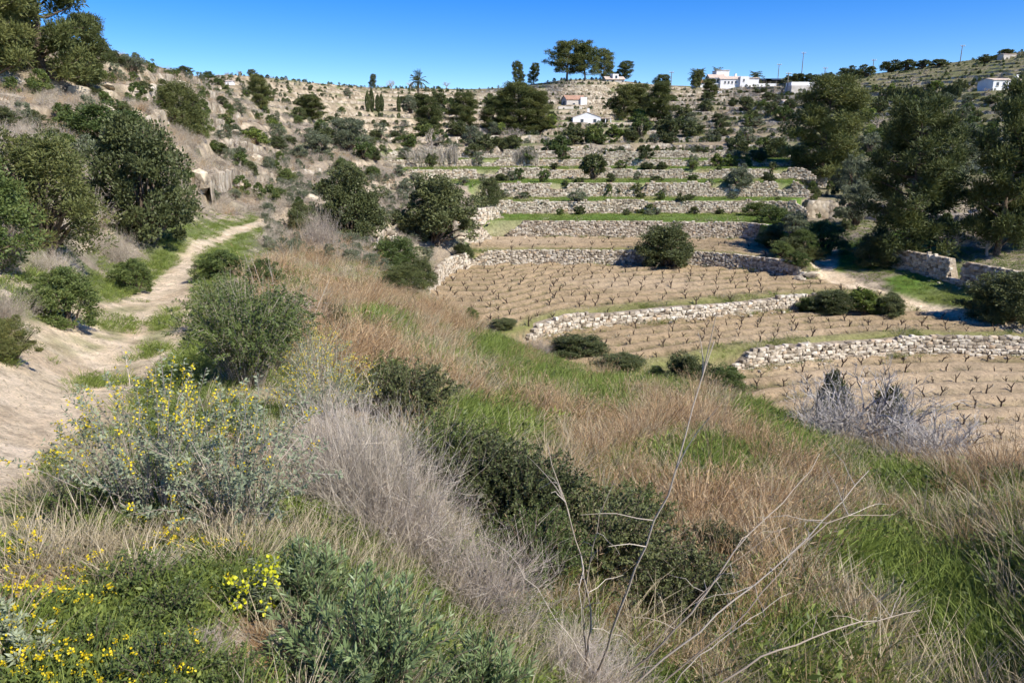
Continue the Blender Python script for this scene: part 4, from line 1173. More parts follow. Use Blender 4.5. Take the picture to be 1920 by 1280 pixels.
bush(1540, 470, 95, 60, 'shaggy bush at the foot of the green ramp', BIG_L, 55)
bush(1640, 498, 90, 60, 'dark bush under the pines beside the track', BIG_D, 50)
bush(1700, 1000, 10, 10, 'low leafy weed in the green grass patch', NEAR_L)
bush(1455, 458, 60, 34, 'dark bush covering the end of the tall wall', BIG_D, 57)
bush(1482, 478, 60, 36, 'dark bush at the right tip of the narrow upper field', BIG_D, 54)
bush(1420, 408, 60, 26, 'low dark bush at the right end of the broad green terrace', BIG_L, 66)
bush(1500, 470, 55, 34, 'shaggy green bush on the bank right of the narrow field', BIG_L, 54)
bush(1520, 495, 50, 30, 'low green bush above the track boulders', BIG_J, 51)
bush(1470, 440, 60, 30, 'olive bush on top of the bank by the tall wall', BIG_J, 60)
bush(1440, 462, 44, 28, 'first small bush along the shaded bank at the field end', BIG_L, 58.5)
bush(1465, 480, 44, 28, 'second small bush along the shaded bank at the field end', BIG_L, 55.5)
bush(1496, 500, 44, 28, 'third small bush along the shaded bank at the field end', BIG_L, 51.5)
plant('carob_tree', LONE, TC, 1112, 340, 46, 46, 'lone small round tree with a bare trunk on the terraces', 'tree', None, 81, 0.95, 1.0, 0.0)
for x, y, w, h, d, l in ((1600,372,70,75,70,'grey olive tree between two right-hand pines'),(1605,425,75,80,60,'grey olive tree left of the large leafy pine'),(1800,330,70,90,78,'olive tree between the right-hand pines'),
                         (1775,365,60,60,68,'low olive tree in front of another olive'),(1380,364,56,40,75,'wide olive bush at the right end of the second green terrace'),(655,285,80,60,82,'grey olive tree on the slope above the dark bushes'),
                         (600,300,60,46,68,'grey shrub tree on the left stony slope'),(770,215,34,32,190,'bare grey tree left of the cypresses')):
    plant('olive_tree', OLV, TC, x, y, w, h, l, 'olive tree', None, d, 0.95, 1.0, 0.02)
for x, h in ((690,34),(698,40),(709,30),(716,30),(748,28)):
    plant('cypress_tree', CYP, TC, x, 211, 9 if h > 29 else 7, h * 1.1, 'slim cypress, %s in the row below the left skyline' % {690:'first from left',698:'tallest, second from left',709:'third from left',716:'fourth from left',748:'last, set apart'}[x], 'cypress', 'cypresses below the skyline')
ch = np.linspace(1652, 1795, 17)
for i, x in enumerate(ch):
    plant('cypress_tree', CYP, TC, x, 192 - i * 0.4 + vr.normal() * 1, 11, 24 + vr.normal() * 2, 'dark clipped cypress in the hedge row on the shaded right slope', 'cypress', 'cypress hedge row', 185)
for x, y, w, h, k, d, l in ((785,192,34,52,0,None,'tall thin palm beside the cypresses'),(1195,226,44,34,1,None,'short palm with spreading fronds by the white gabled house'),
                        (1307,163,30,40,2,292,'bushy palm left of the villa on the ridge'),(1416,163,26,36,2,295,'palm right of the villa on the ridge'),(1345,150,22,28,2,304,'palm behind the villa roof')):
    plant('palm_tree', PALM, ('trunk', 'fronds'), x, y, w, h, l, 'palm tree', None, d, 0.8, 0.95, 0.0, k)
for x, y, w, h, l in ((810,305,85,32,'pale grey reed bed, the wider one left of the terraces'),(985,305,50,28,'pale grey reed bed, the smaller one below the pine grove'),(848,307,30,30,'small reed clump at the right end of the wide reed bed')):
    plant('reed_bed', REED, None, x, y, w, h, l, 'reeds', None, None, 1.0, 1.0)
# leafless trees
def bare(px, py, w, h, label, protos=BARE, d=None, which=None):
    return plant('bare_tree', protos, ('trunk', 'branches'), px, py, w, h, label, 'bare tree', None, d, 1.05, 0.95, 0.02, which)
bare(1620, 800, 265, 200, 'pale leafless tree at the slope edge above the lowest field', d=16.5)
bare(1760, 862, 200, 160, 'second pale leafless tree, nearer and lower, beside the first', d=13.5)
bare(1545, 770, 140, 110, 'small pale leafless shrub left of the two bare trees', d=18)
bush(1665, 790, 80, 70, 'dark bush growing inside the pale leafless tree', BIG_D, 17)
bush(1560, 740, 70, 50, 'dark bush top left of the pale leafless tree', BIG_D, 20)
bare(1772, 487, 105, 76, 'grey leafless tree above the shaded wall', BARE_G, 47)
bare(1655, 482, 75, 50, 'small grey leafless tree beside the track', BARE_G, 49)
bare(1905, 340, 40, 110, 'reddish leafless tree at the right edge', BARE_G, 60)
bare(1850, 480, 60, 50, 'grey leafless shrub at the foot of the tallest pine', BARE_G, 46)
for x, y, h, l in ((770,168,16,'tiny bare tree on the left skyline'),(735,170,20,'bare round tree on the skyline left of the palm'),(838,166,14,'small bare tree on the skyline right of the palm'),(450,143,10,'tiny bare tree on the far left skyline')):
    bare(x, y, h * 1.3, h, l, BARE_G)

hr0 = np.random.default_rng(64)
# smaller bushes on the terraces above the vineyard
small = [(808,315,24,26),(898,312,26,26),(1018,342,24,28),(975,338,24,22),(905,342,14,16),(935,340,14,14),(1082,392,36,32),(1140,367,20,22),(1160,366,14,16),(1187,367,26,20),(1242,366,22,18),
         (1277,390,28,24),(1300,312,24,22),(1180,308,14,12),(1090,352,26,14),(960,366,18,14),(1060,352,16,12),(1330,352,18,14),(1230,340,26,10),(1015,392,22,14),(985,372,20,12),(1200,400,22,10),
         (1350,402,18,12),(1420,398,18,20),(1440,345,24,24),(1040,318,18,12),(1120,318,14,10),(1210,318,20,12),(870,345,20,14),(780,345,40,22),(760,360,36,26),(750,330,26,22)]
for x, y, w, h in small:
    pr = [SM_D, SM_L, SM_O][int(vr.integers(0, 3))]
    rowl = 'lowest green terrace' if y > 380 else 'second green terrace' if y > 358 else 'third terrace' if y > 335 else 'upper terraces'
    bush(x, y, w, h, 'small %s bush dotted on the %s above the vineyard' % ({id(SM_D): 'dark', id(SM_L): 'green', id(SM_O): 'grey green'}[id(pr)], rowl), pr, None, 'bush', None, 'small bushes on the terraces')
rows_y = ((401,'broad green terrace'),(373,'second green terrace'),(340,'third terrace'),(319,'fourth terrace'))
for q in range(34):
    yy, rl_ = rows_y[q % 4]; x = hr0.uniform(930, 1470); w = hr0.uniform(10, 24)
    bush(x, yy + hr0.uniform(-2, 3), w, w * hr0.uniform(0.5, 0.9), 'small ragged bush at the wall foot on the ' + rl_, [SM_D, SM_L, SM_O][int(hr0.integers(0, 3))], None, 'bush', None, 'wall-foot bushes of the ' + rl_)
for i, (x, y, w, h) in enumerate(((1345,313,26,22),(1370,313,28,24),(1398,312,24,22),(1425,312,24,20))):
    bush(x, y, w, h, 'green orchard bush, number %s from left in the short row on the upper terraces' % ('one', 'two', 'three', 'four')[i], SM_B, None, 'bush', None, 'orchard row')
# trees along the right skyline
for i, (x, y, w, h) in enumerate(((1495,158,34,18),(1520,158,30,18),(1550,157,34,18),(1590,146,36,20),(1625,143,34,20),(1668,134,40,20),(1700,132,36,18),(1730,128,30,14),(1760,124,30,12),(1480,160,30,16),(1850,116,28,12),(1885,108,30,14))):
    bush(x, y, w, h, 'round dark tree in the line of trees along the right skyline', SM_D, None, 'tree', None, 'trees along the right skyline', 'tree')

# hillside shrubs, each on its own
def free(px, py): return not (1068 < px < 1150 and 208 < py < 245) and not (1310 < px < 1430 and py < 172) and not (1480 < px < 1585 and py < 176) and not (1840 < px and py < 172)
GTW = [twig_bush(160 + i, M_PALE, 420, 6, 1.0, 0.008, 5, 0.05, 0.2, 0.05) for i in range(2)]
hs = []
hr = np.random.default_rng(21)
while len(hs) < 250:
    px, py = hr.uniform(400, 1920), hr.uniform(160, 305)
    lo = 175 if px < 1420 else 165 - (px - 1420) * 0.11
    if py < lo + 4 or not free(px, py): continue
    dens = 0.9 if 760 < px < 1480 else 0.8 if px >= 1480 else 0.35
    if px < 760 and py > 235: dens = 0.5
    if hr.random() > dens * (0.5 + vnoise(px / 60, py / 25, 8)): continue
    hs.append((px, py))
for px, py in hs:
    sc = 0.6 + 0.9 * (py - 150) / 150
    w = hr.uniform(14, 34) * sc; h = w * hr.uniform(0.55, 0.95)
    kind = hr.choice(5, p=[0.34, 0.24, 0.26, 0.08, 0.08])
    if kind == 4:
        plant('bare_tree', BARE_G, ('trunk', 'branches'), px, py, w * 1.2, h * 1.1, 'grey leafless tree ' + place_word(px, py), 'bare tree', 'bare trees ' + place_word(px, py), None, 1.05, 0.95, 0.0, None)
        continue
    pr = [SM_D, SM_L, SM_O, SM_B][kind]
    bush(px, py, w, h, '%s hillside shrub %s' % (('dark green', 'green', 'grey green', 'bright green')[kind], place_word(px, py)), pr, None, 'shrub', None, 'hillside shrubs ' + place_word(px, py), 'shrub')
# the near left slope
ls = [(700,300,40,30),(760,300,34,30),(640,330,50,40),(560,300,46,34),(520,280,40,30),(440,255,36,26),(470,330,44,34),(540,345,50,36),(600,370,40,34),(450,300,36,30),(410,160,22,16),(300,190,50,36),(245,140,70,40),
      (215,120,40,30),(345,135,36,18),(270,175,40,24),(180,190,50,30),(60,240,70,40),(150,245,60,40),(400,380,40,32),(440,375,36,26),(700,335,46,30),(520,375,46,30),(350,385,36,30),(330,300,34,24),(230,215,44,30),
      (690,275,30,26),(640,215,20,16),(560,235,28,22),(720,240,24,18),(740,265,30,20),(100,265,50,30),(0,240,80,50),(430,215,30,24),(390,150,26,18)]
for x, y, w, h in ls:
    k = int(hr.integers(0, 3)); pr = [BIG_D, BIG_L, OLV][k]
    w *= 0.8; h *= 0.78
    bush(x, y, w, h, '%s shrub on the brushy left slope %s' % (('dark', 'green', 'grey green')[k], 'near the skyline' if y < 200 else 'among pale rocks' if x > 400 else 'above the tall dark bush'), pr, None, 'shrub', None, 'shrubs on the left slope', 'shrub')

# pale rock outcrops on the left slope
M_ROCK = plain_mat('pale_rock', (0.50, 0.42, 0.305), 0.95, 0.35, 5.0, 1.0)
def rock_mesh(seed):
    import bmesh
    bm = bmesh.new(); bmesh.ops.create_icosphere(bm, subdivisions=2, radius=0.5)
    r = np.random.default_rng(seed); pl = [(unit(r.normal(size=3)), r.uniform(0.18, 0.40)) for _ in range(14)]
    for v in bm.verts:
        p = np.array(v.co)
        for n_, d_ in pl:
            e = p @ n_ - d_
            if e > 0: p = p - n_ * e * 0.9
        p = p * (1 + 0.30 * (vnoise(p[0] * 7 + 50, p[1] * 7 + p[2] * 5 + 50, seed) - 0.5))
        v.co = p
    me = bpy.data.meshes.new('rock'); bm.to_mesh(me); bm.free(); me.materials.append(M_ROCK)
    return me
ROCK = [rock_mesh(200 + i) for i in range(5)]
rl = [(372,350,55,60),(352,330,30,30),(480,298,34,18),(560,296,40,18),(430,255,40,18),(500,260,24,16),(560,370,50,40),(585,378,30,24),(60,132,70,26),(205,212,40,22),(300,250,30,22),(120,400,30,34),(118,500,26,50),(165,470,18,30),
      (640,325,30,14),(690,322,40,14),(400,330,40,24),(460,355,44,20),(520,300,36,14),(330,375,30,34),(260,190,40,18),(390,250,30,16),(200,165,40,16),(0,195,40,26),(15,185,60,24),(700,440,40,24),(860,448,34,22),(1520,520,46,26),(1500,525,24,18),(0,560,30,36)]
for x, y, w, h in rl:
    p = hit(x, y); s = size_at(p, w); hh = size_at(p, h)
    o = link('rock', ROCK[int(vr.integers(0, 5))], None, (p[0], p[1] + s * 0.15, p[2] + hh * 0.12), (vr.normal() * 0.2, vr.normal() * 0.2, vr.uniform(0, 6.28)), (s * 1.1, s * 0.9, hh * 1.1))
    tag(o, 'pale limestone outcrop in the scrub of the left slope' if x < 800 and y < 400 else 'pale limestone rock beside the path bank' if x < 800 else 'pale boulder near the track and field corner', 'rock', 'pale outcrops of the left slope' if x < 800 and y < 400 else 'rocks by the path' if x < 800 else 'boulders by the track')

# ------------------------------------------------------------------ growth nobody could count
def fan_points(n, y0, y1, a0, a1, seed, power=1.0):
    r = np.random.default_rng(seed)
    Y = (y0 ** power + (y1 ** power - y0 ** power) * r.random(n)) ** (1 / power) if power else np.exp(r.uniform(math.log(y0), math.log(y1), n))
    A = r.uniform(a0, a1, n); X = A * (Y + APEX); return X, Y, r
def keep(X, Y, m, extra=None):
    X, Y = X[m], Y[m]; z = zat(X, Y)
    c = [X, Y, z] + ([extra[m]] if extra is not None else [])
    return np.stack(c, -1)
GREEN_PATCH = [(930,650,70,28),(1015,700,100,32),(885,800,85,38),(1530,800,140,42),(1640,825,70,25),(1655,1030,110,60),(1770,1120,70,50),(1340,880,70,42),(1900,835,70,40),(1260,705,160,18),(1120,735,60,22),
               (700,590,60,14),(1440,770,70,30),(880,870,60,30),(1700,900,60,25),(1480,1240,90,60),(1890,1230,80,60),(1250,860,40,20)]
def greenness(X, Y):
    z = zat(X, Y); px, py = project(X, Y, z)
    wob = fbm(X * 0.8, Y * 0.8, 333, 3)
    g = np.zeros(len(X))
    for cx, cy, rx_, ry_ in GREEN_PATCH:
        g = np.maximum(g, 1.45 - np.hypot((px - cx) / (rx_ * 1.1), (py - cy - 12) / (ry_ * 1.35)))
    return g + (wob - 0.5) * 1.2, px, py
def pathd(X, Y): return np.minimum(dist_poly(X, Y, PATH_L), dist_poly(X, Y, PATH_R))

DRYT = [grass_tuft(400 + i, M_DRY, n_, h_, s_, w_, l_, 4, True) for i, (n_, h_, s_, w_, l_) in enumerate(((70, 0.62, 0.8, 0.0085, 0.32), (40, 0.85, 0.5, 0.007, 0.2), (90, 0.42, 1.0, 0.008, 0.6), (60, 0.5, 1.1, 0.009, 0.95), (80, 0.7, 0.7, 0.008, 0.4), (50, 0.35, 1.2, 0.008, 1.1), (30, 0.95, 0.4, 0.006, 0.25)))]
STRAWT = [grass_tuft(410 + i, M_STRAW, 46, 0.6, 0.6, 0.007, 0.5, 4) for i in range(3)]
GRN = [grass_tuft(420 + i, M_GRASS, 60, 0.26, 0.7, 0.009, 0.6, 4) for i in range(4)]
HERB = [herb_mesh(430 + i, M_BRIGHT) for i in range(3)]
HERBD = [herb_mesh(435 + i, M_LEAF, 80, 0.24, 0.2, 0.05, 0.016) for i in range(3)]

def slope_zone(X, Y):
    a = X / (Y + APEX)
    lim = np.interp(Y, [2, 3.9, 4.6, 9, 14, 20, 28, 36], [0.36, 0.30, 0.02, -0.19, -0.29, -0.285, -0.275, -0.265])
    return (a > lim) & (Y < frontY(X) + 0.8) & (pathd(X, Y) > 0.5) & (terr_mask(X, Y) < 0.55)
X, Y, r = fan_points(14000, 3.2, 39, -0.32, 0.92, 501, 1.35)
g, px, py = greenness(X, Y); zone = slope_zone(X, Y)
band = (fbm(X * 0.5, Y * 0.5, 345, 3))
scatter('dry_grass', keep(X, Y, zone & (r.random(len(X)) > np.clip(g, 0, 1) * 1.05) & (band > 0.45), (0.10 + 1.0 * band) * np.interp(Y, [3, 9], [0.7, 1.0]) * np.exp(r.normal(size=len(X)) * 0.25)), DRYT, 0.75, 1.2, 1, 'tall brown dry grass covering the slope down to the vineyard')
X, Y, r = fan_points(15000, 3.0, 38, -0.34, 0.92, 502, 1.1)
g, px, py = greenness(X, Y)
scatter('straw_grass', keep(X, Y, slope_zone(X, Y) & (r.random(len(X)) < 0.30) & (g < 0.6)), STRAWT, 0.6, 1.15, 2, 'bleached straw tangled in the slope grass')
X, Y, r = fan_points(5000, 3.5, 36, -0.3, 0.9, 530, 1.1)
g, px, py = greenness(X, Y)
scatter('slope_herbs', keep(X, Y, slope_zone(X, Y) & (g > 0.15)), HERB + HERBD, 0.8, 1.8, 31, 'leafy green weeds in the green flushes of the slope')
X, Y, r = fan_points(30000, 3.0, 39, -0.34, 0.92, 503, 1.1)
g, px, py = greenness(X, Y)
scatter('green_grass', keep(X, Y, slope_zone(X, Y) & (r.random(len(X)) < 0.40 + np.clip(g, 0, 0.9)), 0.8 + 0.5 * np.clip(g, 0, 1)), GRN, 0.7, 1.3, 3, 'fresh green grass in flushes on the slope')
# verge growth along the left path
X, Y, r = fan_points(30000, 2.2, 40, -0.75, 0.0, 504, 0.9)
dl = dist_poly(X, Y, PATH_L) + (fbm(X * 1.3, Y * 1.3, 31, 3) - 0.5) * 0.5
pv = np.where((dl > 0.0) & (dl < 0.7), 0.8, np.where((dl > 0) & (dl < 1.6), 0.25, 0)) * sstep(5.5, 8, Y)
cm = (np.abs(dl + 0.55) < 0.28) & (Y > 7) & (Y < 15) & (fbm(X, Y, 9) > 0.53)
scatter('verge_grass', keep(X, Y, (r.random(len(X)) < pv) | (cm & (r.random(len(X)) < 0.8))), GRN + HERB, 0.28, 0.75, 4, 'short green grass and herbs along the dirt path')
# scrub of the left slope
def left_zone(X, Y):
    a = X / (Y + APEX); lim = np.interp(Y, [4, 8, 13, 20, 30, 40, 60, 80, 110], [-0.62, -0.56, -0.52, -0.46, -0.36, -0.28, -0.16, -0.14, -0.16])
    return (a < lim) & (pathd(X, Y) > 0.9)
X, Y, r = fan_points(7500, 6, 125, -0.85, -0.1, 505, 1.15)
z_ = left_zone(X, Y); nn = fbm(X * 0.25, Y * 0.25, 360, 3)
scatter('grey_scrub', keep(X, Y, z_ & (nn > 0.40), np.clip(0.6 + nn * 0.8, 0, 2)), MAUVE, 0.3, 0.7, 5, 'grey mauve dry scrub matted over the left slope')
X, Y, r = fan_points(800, 6, 125, -0.85, -0.1, 506, 1.15)
scatter('green_scrub', keep(X, Y, left_zone(X, Y) & (fbm(X * 0.3, Y * 0.3, 361, 3) > 0.46)), [m[1] for m in SM_L + SM_O], 0.5, 1.2, 6, 'low green scrub between the dry brush of the left slope')
X, Y, r = fan_points(6500, 8, 90, -0.8, -0.12, 507, 1.1)
scatter('slope_grass', keep(X, Y, left_zone(X, Y) & (fbm(X * 0.3, Y * 0.3, 362, 3) > 0.48)), STRAWT + DRYT[:2], 0.6, 1.0, 7, 'dry straw grass in gaps of the left slope scrub')
# valley side between the path end and the fields
X, Y, r = fan_points(2200, 30, 72, -0.30, -0.03, 508, 1.0)
vz = (X < leftX(Y) - 0.6) & (~left_zone(X, Y) | (Y > 38)) & (Y > np.interp(X / (Y + APEX), [-0.3, -0.1, 0], [30, 33, 40]))
scatter('bank_scrub', keep(X, Y, vz), MAUVE + [m[1] for m in SM_O], 0.3, 0.7, 8, 'mixed low scrub on the valley bank beside the fields')
# across the valley
X, Y, r = fan_points(22000, 62, 305, -0.45, 0.8, 509, 1.4)
a = X / (Y + APEX); nn = fbm(X * 0.05, Y * 0.05, 363, 4)
hq = zat(X, Y, HQ); hq = hq - np.floor(hq)
edge = (hq < 0.22) | ((hq > 0.62) & (hq < 0.82))
fz = (terr_mask(X, Y) < 0.3) & (Y > np.where(a > 0.3, 62, 112)) & ((nn > np.where(a < 0.0, 0.45, 0.40)) | (a > 0.33))
scatter('hillside_scrub', keep(X, Y, fz & (r.random(len(X)) < np.where(edge, 0.55, 0.05)), 0.7 + 0.6 * nn), [m[1] for m in SM_L + SM_O + SM_D], 0.4, 1.15, 9, 'low green scrub strung along the hillside terraces')
X, Y, r = fan_points(2600, 108, 290, -0.45, 0.8, 510, 1.3)
scatter('hillside_brush', keep(X, Y, (terr_mask(X, Y) < 0.3) & (fbm(X * 0.06, Y * 0.06, 364, 3) > 0.5)), MAUVE, 0.5, 1.1, 10, 'dry grey brush between the far terraces')
# weeds on walls, field edges and terraces
X, Y, r = fan_points(60000, 26, 110, -0.2, 0.75, 511, 1.0)
tm = terr_mask(X, Y) > 0.6
dw = np.full(len(X), 9.0)
for k in range(9): dw = np.minimum(dw, np.abs(Y - wallY(k, X) - 0.55))
wz = tm & (dw < 0.9) & (fbm(X * 0.3, Y * 0.3, 365, 3) > 0.44) & (r.random(len(X)) < 0.7)
scatter('wall_weeds', keep(X, Y, wz), GRN + HERBD + STRAWT[:1], 0.6, 1.3, 11, 'weeds and grass along the foot and crest of the terrace walls')
fid_, t_ = row_t(X, Y)
rowm = tm & (fid_ >= 0) & (np.cos(2 * math.pi * t_ / np.choose(np.clip(fid_, 0, 3), ROWSP)) < -0.45) & (fbm(X * 0.25, Y * 0.25, 366, 3) > 0.46)
scatter('row_weeds', keep(X, Y, rowm & (r.random(len(X)) < 0.55)), GRN + STRAWT, 0.22, 0.5, 12, 'thin weeds along the vine rows')
gz_ = tm & (fid_ < 0) & (Y > 58)
scatter('terrace_grass', keep(X, Y, gz_ & (r.random(len(X)) < 0.5)), GRN, 0.5, 1.0, 13, 'short green grass on the terraces behind the vineyard')
rz_ = (X / (Y + APEX) > 0.27) & (X > rightX(Y) + 0.5) & (Y > 34) & (Y < 70) & (pathd(X, Y) > 0.3)
scatter('track_grass', keep(X, Y, rz_ & (r.random(len(X)) < 0.4)), GRN + HERBD + [m for m in HERB], 0.6, 1.4, 14, 'grass and herbs beside the track under the pines')

# ------------------------------------------------------------------ buildings
M_WHITE = plain_mat('whitewash', (0.80, 0.79, 0.76), 0.85, 0.05, 0.8)
M_CREAM = plain_mat('cream_render', (0.58, 0.53, 0.46), 0.9, 0.12, 0.6)
M_TILE = plain_mat('roof_tiles', (0.42, 0.25, 0.17), 0.9, 0.25, 2.5)
M_PALET = plain_mat('pale_roof_tiles', (0.58, 0.46, 0.37), 0.9, 0.2, 2.5)
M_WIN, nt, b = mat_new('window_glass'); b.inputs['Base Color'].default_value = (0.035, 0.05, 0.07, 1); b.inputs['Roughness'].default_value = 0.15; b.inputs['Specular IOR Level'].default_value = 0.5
M_FRAME = plain_mat('painted_frame', (0.30, 0.24, 0.19), 0.7, 0.1, 5)
M_GREENR = plain_mat('green_sheet_roof', (0.05, 0.30, 0.22), 0.7, 0.1, 1)
M_BLUER = plain_mat('dark_blue_awning', (0.05, 0.07, 0.13), 0.7, 0.1, 1)
M_POLE = plain_mat('weathered_pole', (0.22, 0.19, 0.16), 0.9, 0.2, 4)

def box_me(name, x0, x1, y0, y1, z0, z1, mat):
    V = [(x, y, z) for x in (x0, x1) for y in (y0, y1) for z in (z0, z1)]
    Q = [(0, 1, 3, 2), (4, 6, 7, 5), (0, 4, 5, 1), (2, 3, 7, 6), (0, 2, 6, 4), (1, 5, 7, 3)]
    return mesh_np(name, V, quads=Q, mat=mat)
def boxp(name, par, x0, x1, y0, y1, z0, z1, mat): return link(name, box_me(name, x0, x1, y0, y1, z0, z1, mat), par)
def gable(par, x0, x1, y0, y1, z0, ze, zr, wm, rm, along='y', over=0.25):
    """walls with gable ends and two roof slabs; ridge runs along the given axis"""
    xm, ym = (x0 + x1) / 2, (y0 + y1) / 2
    if along == 'y':
        pr = [(x0, z0), (x1, z0), (x1, ze), (xm, zr), (x0, ze)]; V = [(p[0], y, p[1]) for y in (y0, y1) for p in pr]
    else:
        pr = [(y0, z0), (y1, z0), (y1, ze), (ym, zr), (y0, ze)]; V = [(x, p[0], p[1]) for x in (x0, x1) for p in pr]
    Q = [(0, 1, 6, 5), (1, 2, 7, 6), (4, 0, 5, 9)]; T = [(2, 3, 4), (7, 9, 8)]; Q += [(0, 1, 2, 4), (5, 9, 7, 6)]
    Q += [(2, 3, 8, 7), (3, 4, 9, 8)]
    link('wall', mesh_np('house_wall', V, quads=Q, tris=T, mat=wm), par)
    t = 0.12; sl = (zr - ze) / ((x1 - x0) / 2 if along == 'y' else (y1 - y0) / 2)
    for s in (-1, 1):
        if along == 'y':
            e = x0 - over if s < 0 else x1 + over; P = [(xm, zr + 0.03), (e, ze - over * sl + 0.03)]
            V = [(p[0], y, p[1] + dz) for y in (y0 - over, y1 + over) for p in P for dz in (0, t)]
        else:
            e = y0 - over if s < 0 else y1 + over; P = [(ym, zr + 0.03), (e, ze - over * sl + 0.03)]
            V = [(x, p[0], p[1] + dz) for x in (x0 - over, x1 + over) for p in P for dz in (0, t)]
        Q = [(0, 1, 3, 2), (4, 6, 7, 5), (0, 4, 5, 1), (2, 3, 7, 6), (0, 2, 6, 4), (1, 5, 7, 3)]
        link('roof', mesh_np('house_roof', V, quads=Q, mat=rm), par)
def window(par, x, z, w, h, y, frame=M_FRAME):
    f = boxp('window', par, x - w / 2 - 0.06, x + w / 2 + 0.06, y - 0.05, y + 0.05, z - h / 2 - 0.06, z + h / 2 + 0.06, frame)
    link('pane', box_me('pane', x - w / 2, x + w / 2, y - 0.07, y - 0.02, z - h / 2, z + h / 2, M_WIN), f)
    boxp('sill', f, x - w / 2 - 0.15, x + w / 2 + 0.15, y - 0.16, y - 0.051, z - h / 2 - 0.16, z - h / 2 - 0.065, M_CREAM)
def house(px, py, label, rz=0.0, d=None, cat='house', name='house', dz=0.0):
    if d is None: p = hit(px, py)
    else:
        x = at(px, py, d)[0]; p = (x, d, float(zat(x, d)))
    pz = at(px, py, p[1])[2]
    o = empty(name, (p[0], p[1], pz + dz), rz); tag(o, label, cat); return o, math.hypot(p[1], 0) / F_PX * 1.045

# white gabled house with a porch
o, m = house(1100, 236, 'white gabled house with two small windows and a chimney on the hillside', 0.0)
w = 48 * m
gable(o, -w / 2, w / 2, 0, w * 0.9, -1.6, 14 * m, 22 * m, M_WHITE, M_PALET, 'y', 0.12)
window(o, -8 * m, 8 * m, 4 * m, 5 * m, -0.02); window(o, 14 * m, 8 * m, 4 * m, 5 * m, -0.02)
boxp('chimney', o, 1 * m, 5 * m, 1.0, 1.8, 18 * m, 29 * m, M_WHITE)
boxp('porch_roof', o, w / 2 + 0.05, w / 2 + 18 * m, 0.3, 3.2, 12 * m, 13.5 * m, M_PALET)
for q in (8, 17): boxp('porch_post', o, w / 2 + q * m, w / 2 + (q + 1.3) * m, 0.4, 0.6, -1.2, 12 * m, M_WHITE)
boxp('porch_wall', o, w / 2 + 0.05, w / 2 + 17 * m, 2.6, 2.8, -1.2, 12 * m, M_CREAM)
boxp('plinth', o, -w / 2 - 0.3, w / 2 + 0.2, -0.15, w * 0.85, -2.4, -0.05, M_CREAM)
o, m = house(1183, 238, 'pale terrace parapet right of the white gabled house', 0.0, cat='parapet', name='parapet')
boxp('parapet_wall', o, -34 * m, 34 * m, 0, 0.4, -1.4, 4 * m, M_CREAM)
boxp('coping', o, -34.5 * m, 34.5 * m, -0.08, 0.48, 4.05 * m, 5.2 * m, M_WHITE)
for q in (-33, -11, 11, 33): boxp('pillar', o, (q - 1) * m, (q + 1) * m, -0.1, 0.5, -1.3, 7 * m, M_WHITE)
# ruin with the red roof
o, m = house(1080, 202, 'small ruined house with a red roof above the white gabled house', 0.25)
gable(o, -17 * m, 17 * m, 0, 5, -1.5, 13 * m, 20 * m, M_CREAM, M_TILE, 'x', 0.2)
boxp('side_wall', o, 7 * m, 18.5 * m, -0.6, -0.1, -1.5, 17 * m, M_WHITE)
boxp('doorway', o, -6 * m, -2 * m, -0.06, 0.1, -0.4, 7 * m, M_WIN)
boxp('yard_wall', o, -38 * m, 4 * m, -3.5, -3.0, -2.2, 0.6 * m, M_CREAM)
# ridge house under the pines
o, m = house(1158, 155, 'low tiled house on the ridge under the round pine', 0.1)
gable(o, -20 * m, 12 * m, 0, 6, -2, 5 * m, 10 * m, M_CREAM, M_PALET, 'x', 0.3)
boxp('annex', o, -8 * m, 2 * m, 0.5, 4, 0, 14 * m, M_WHITE); window(o, -2 * m, 9 * m, 3 * m, 4 * m, 0.47)
for q in (-17, -9, 9): window(o, q * m, 2 * m, 2.4 * m, 2.6 * m, -0.02)
# the white villa
o, m = house(1370, 165, 'white villa of stepped blocks with tiled roofs on the ridge', 0.0, 288)
gable(o, -58 * m, -34 * m, 3, 9, -3, 9 * m, 15 * m, M_WHITE, M_TILE, 'x', 0.3)
boxp('tower', o, -16 * m, 6 * m, 8, 14, -3, 31 * m, M_WHITE); boxp('tower_cornice', o, -16.8 * m, 6.8 * m, 7.8, 14.2, 31.02 * m, 32 * m, M_CREAM)
gable(o, -34 * m, -8 * m, 2, 8, -3, 17 * m, 23 * m, M_WHITE, M_PALET, 'x', 0.3)
gable(o, -18 * m, 28 * m, 0, 6, -3, 14 * m, 19 * m, M_WHITE, M_PALET, 'x', 0.25)
boxp('end_block', o, 14 * m, 28.5 * m, -1.2, 4, -4, 18 * m, M_WHITE)
boxp('wing', o, 28.7 * m, 50 * m, 2, 8, -3, 16 * m, M_WHITE); boxp('wing_roof', o, 28.5 * m, 51 * m, 1.7, 8.2, 16.03 * m, 17.5 * m, M_PALET)
boxp('balcony', o, -34 * m, -18.2 * m, 0.6, 2.0, 6 * m, 7.5 * m, M_WHITE)
for q in (-31, -25, -20.5): window(o, q * m, 12 * m, 2.6 * m, 5 * m, 1.98)
for q in (-31, -25): window(o, q * m, 2 * m, 3 * m, 5 * m, 1.98)
for q in (-10, -4, 2, 8): window(o, q * m, 9 * m, 2.2 * m, 3 * m, -0.02)
for q in (-50, -42): window(o, q * m, 3 * m, 2.4 * m, 4 * m, 2.98)
window(o, 20 * m, 12 * m, 2 * m, 3 * m, -1.22)
boxp('chimney', o, 10 * m, 13 * m, 3, 4, 17 * m, 24 * m, M_WHITE)
boxp('garden_wall', o, 51.5 * m, 82 * m, 3, 3.4, -3, 8 * m, M_WHITE)
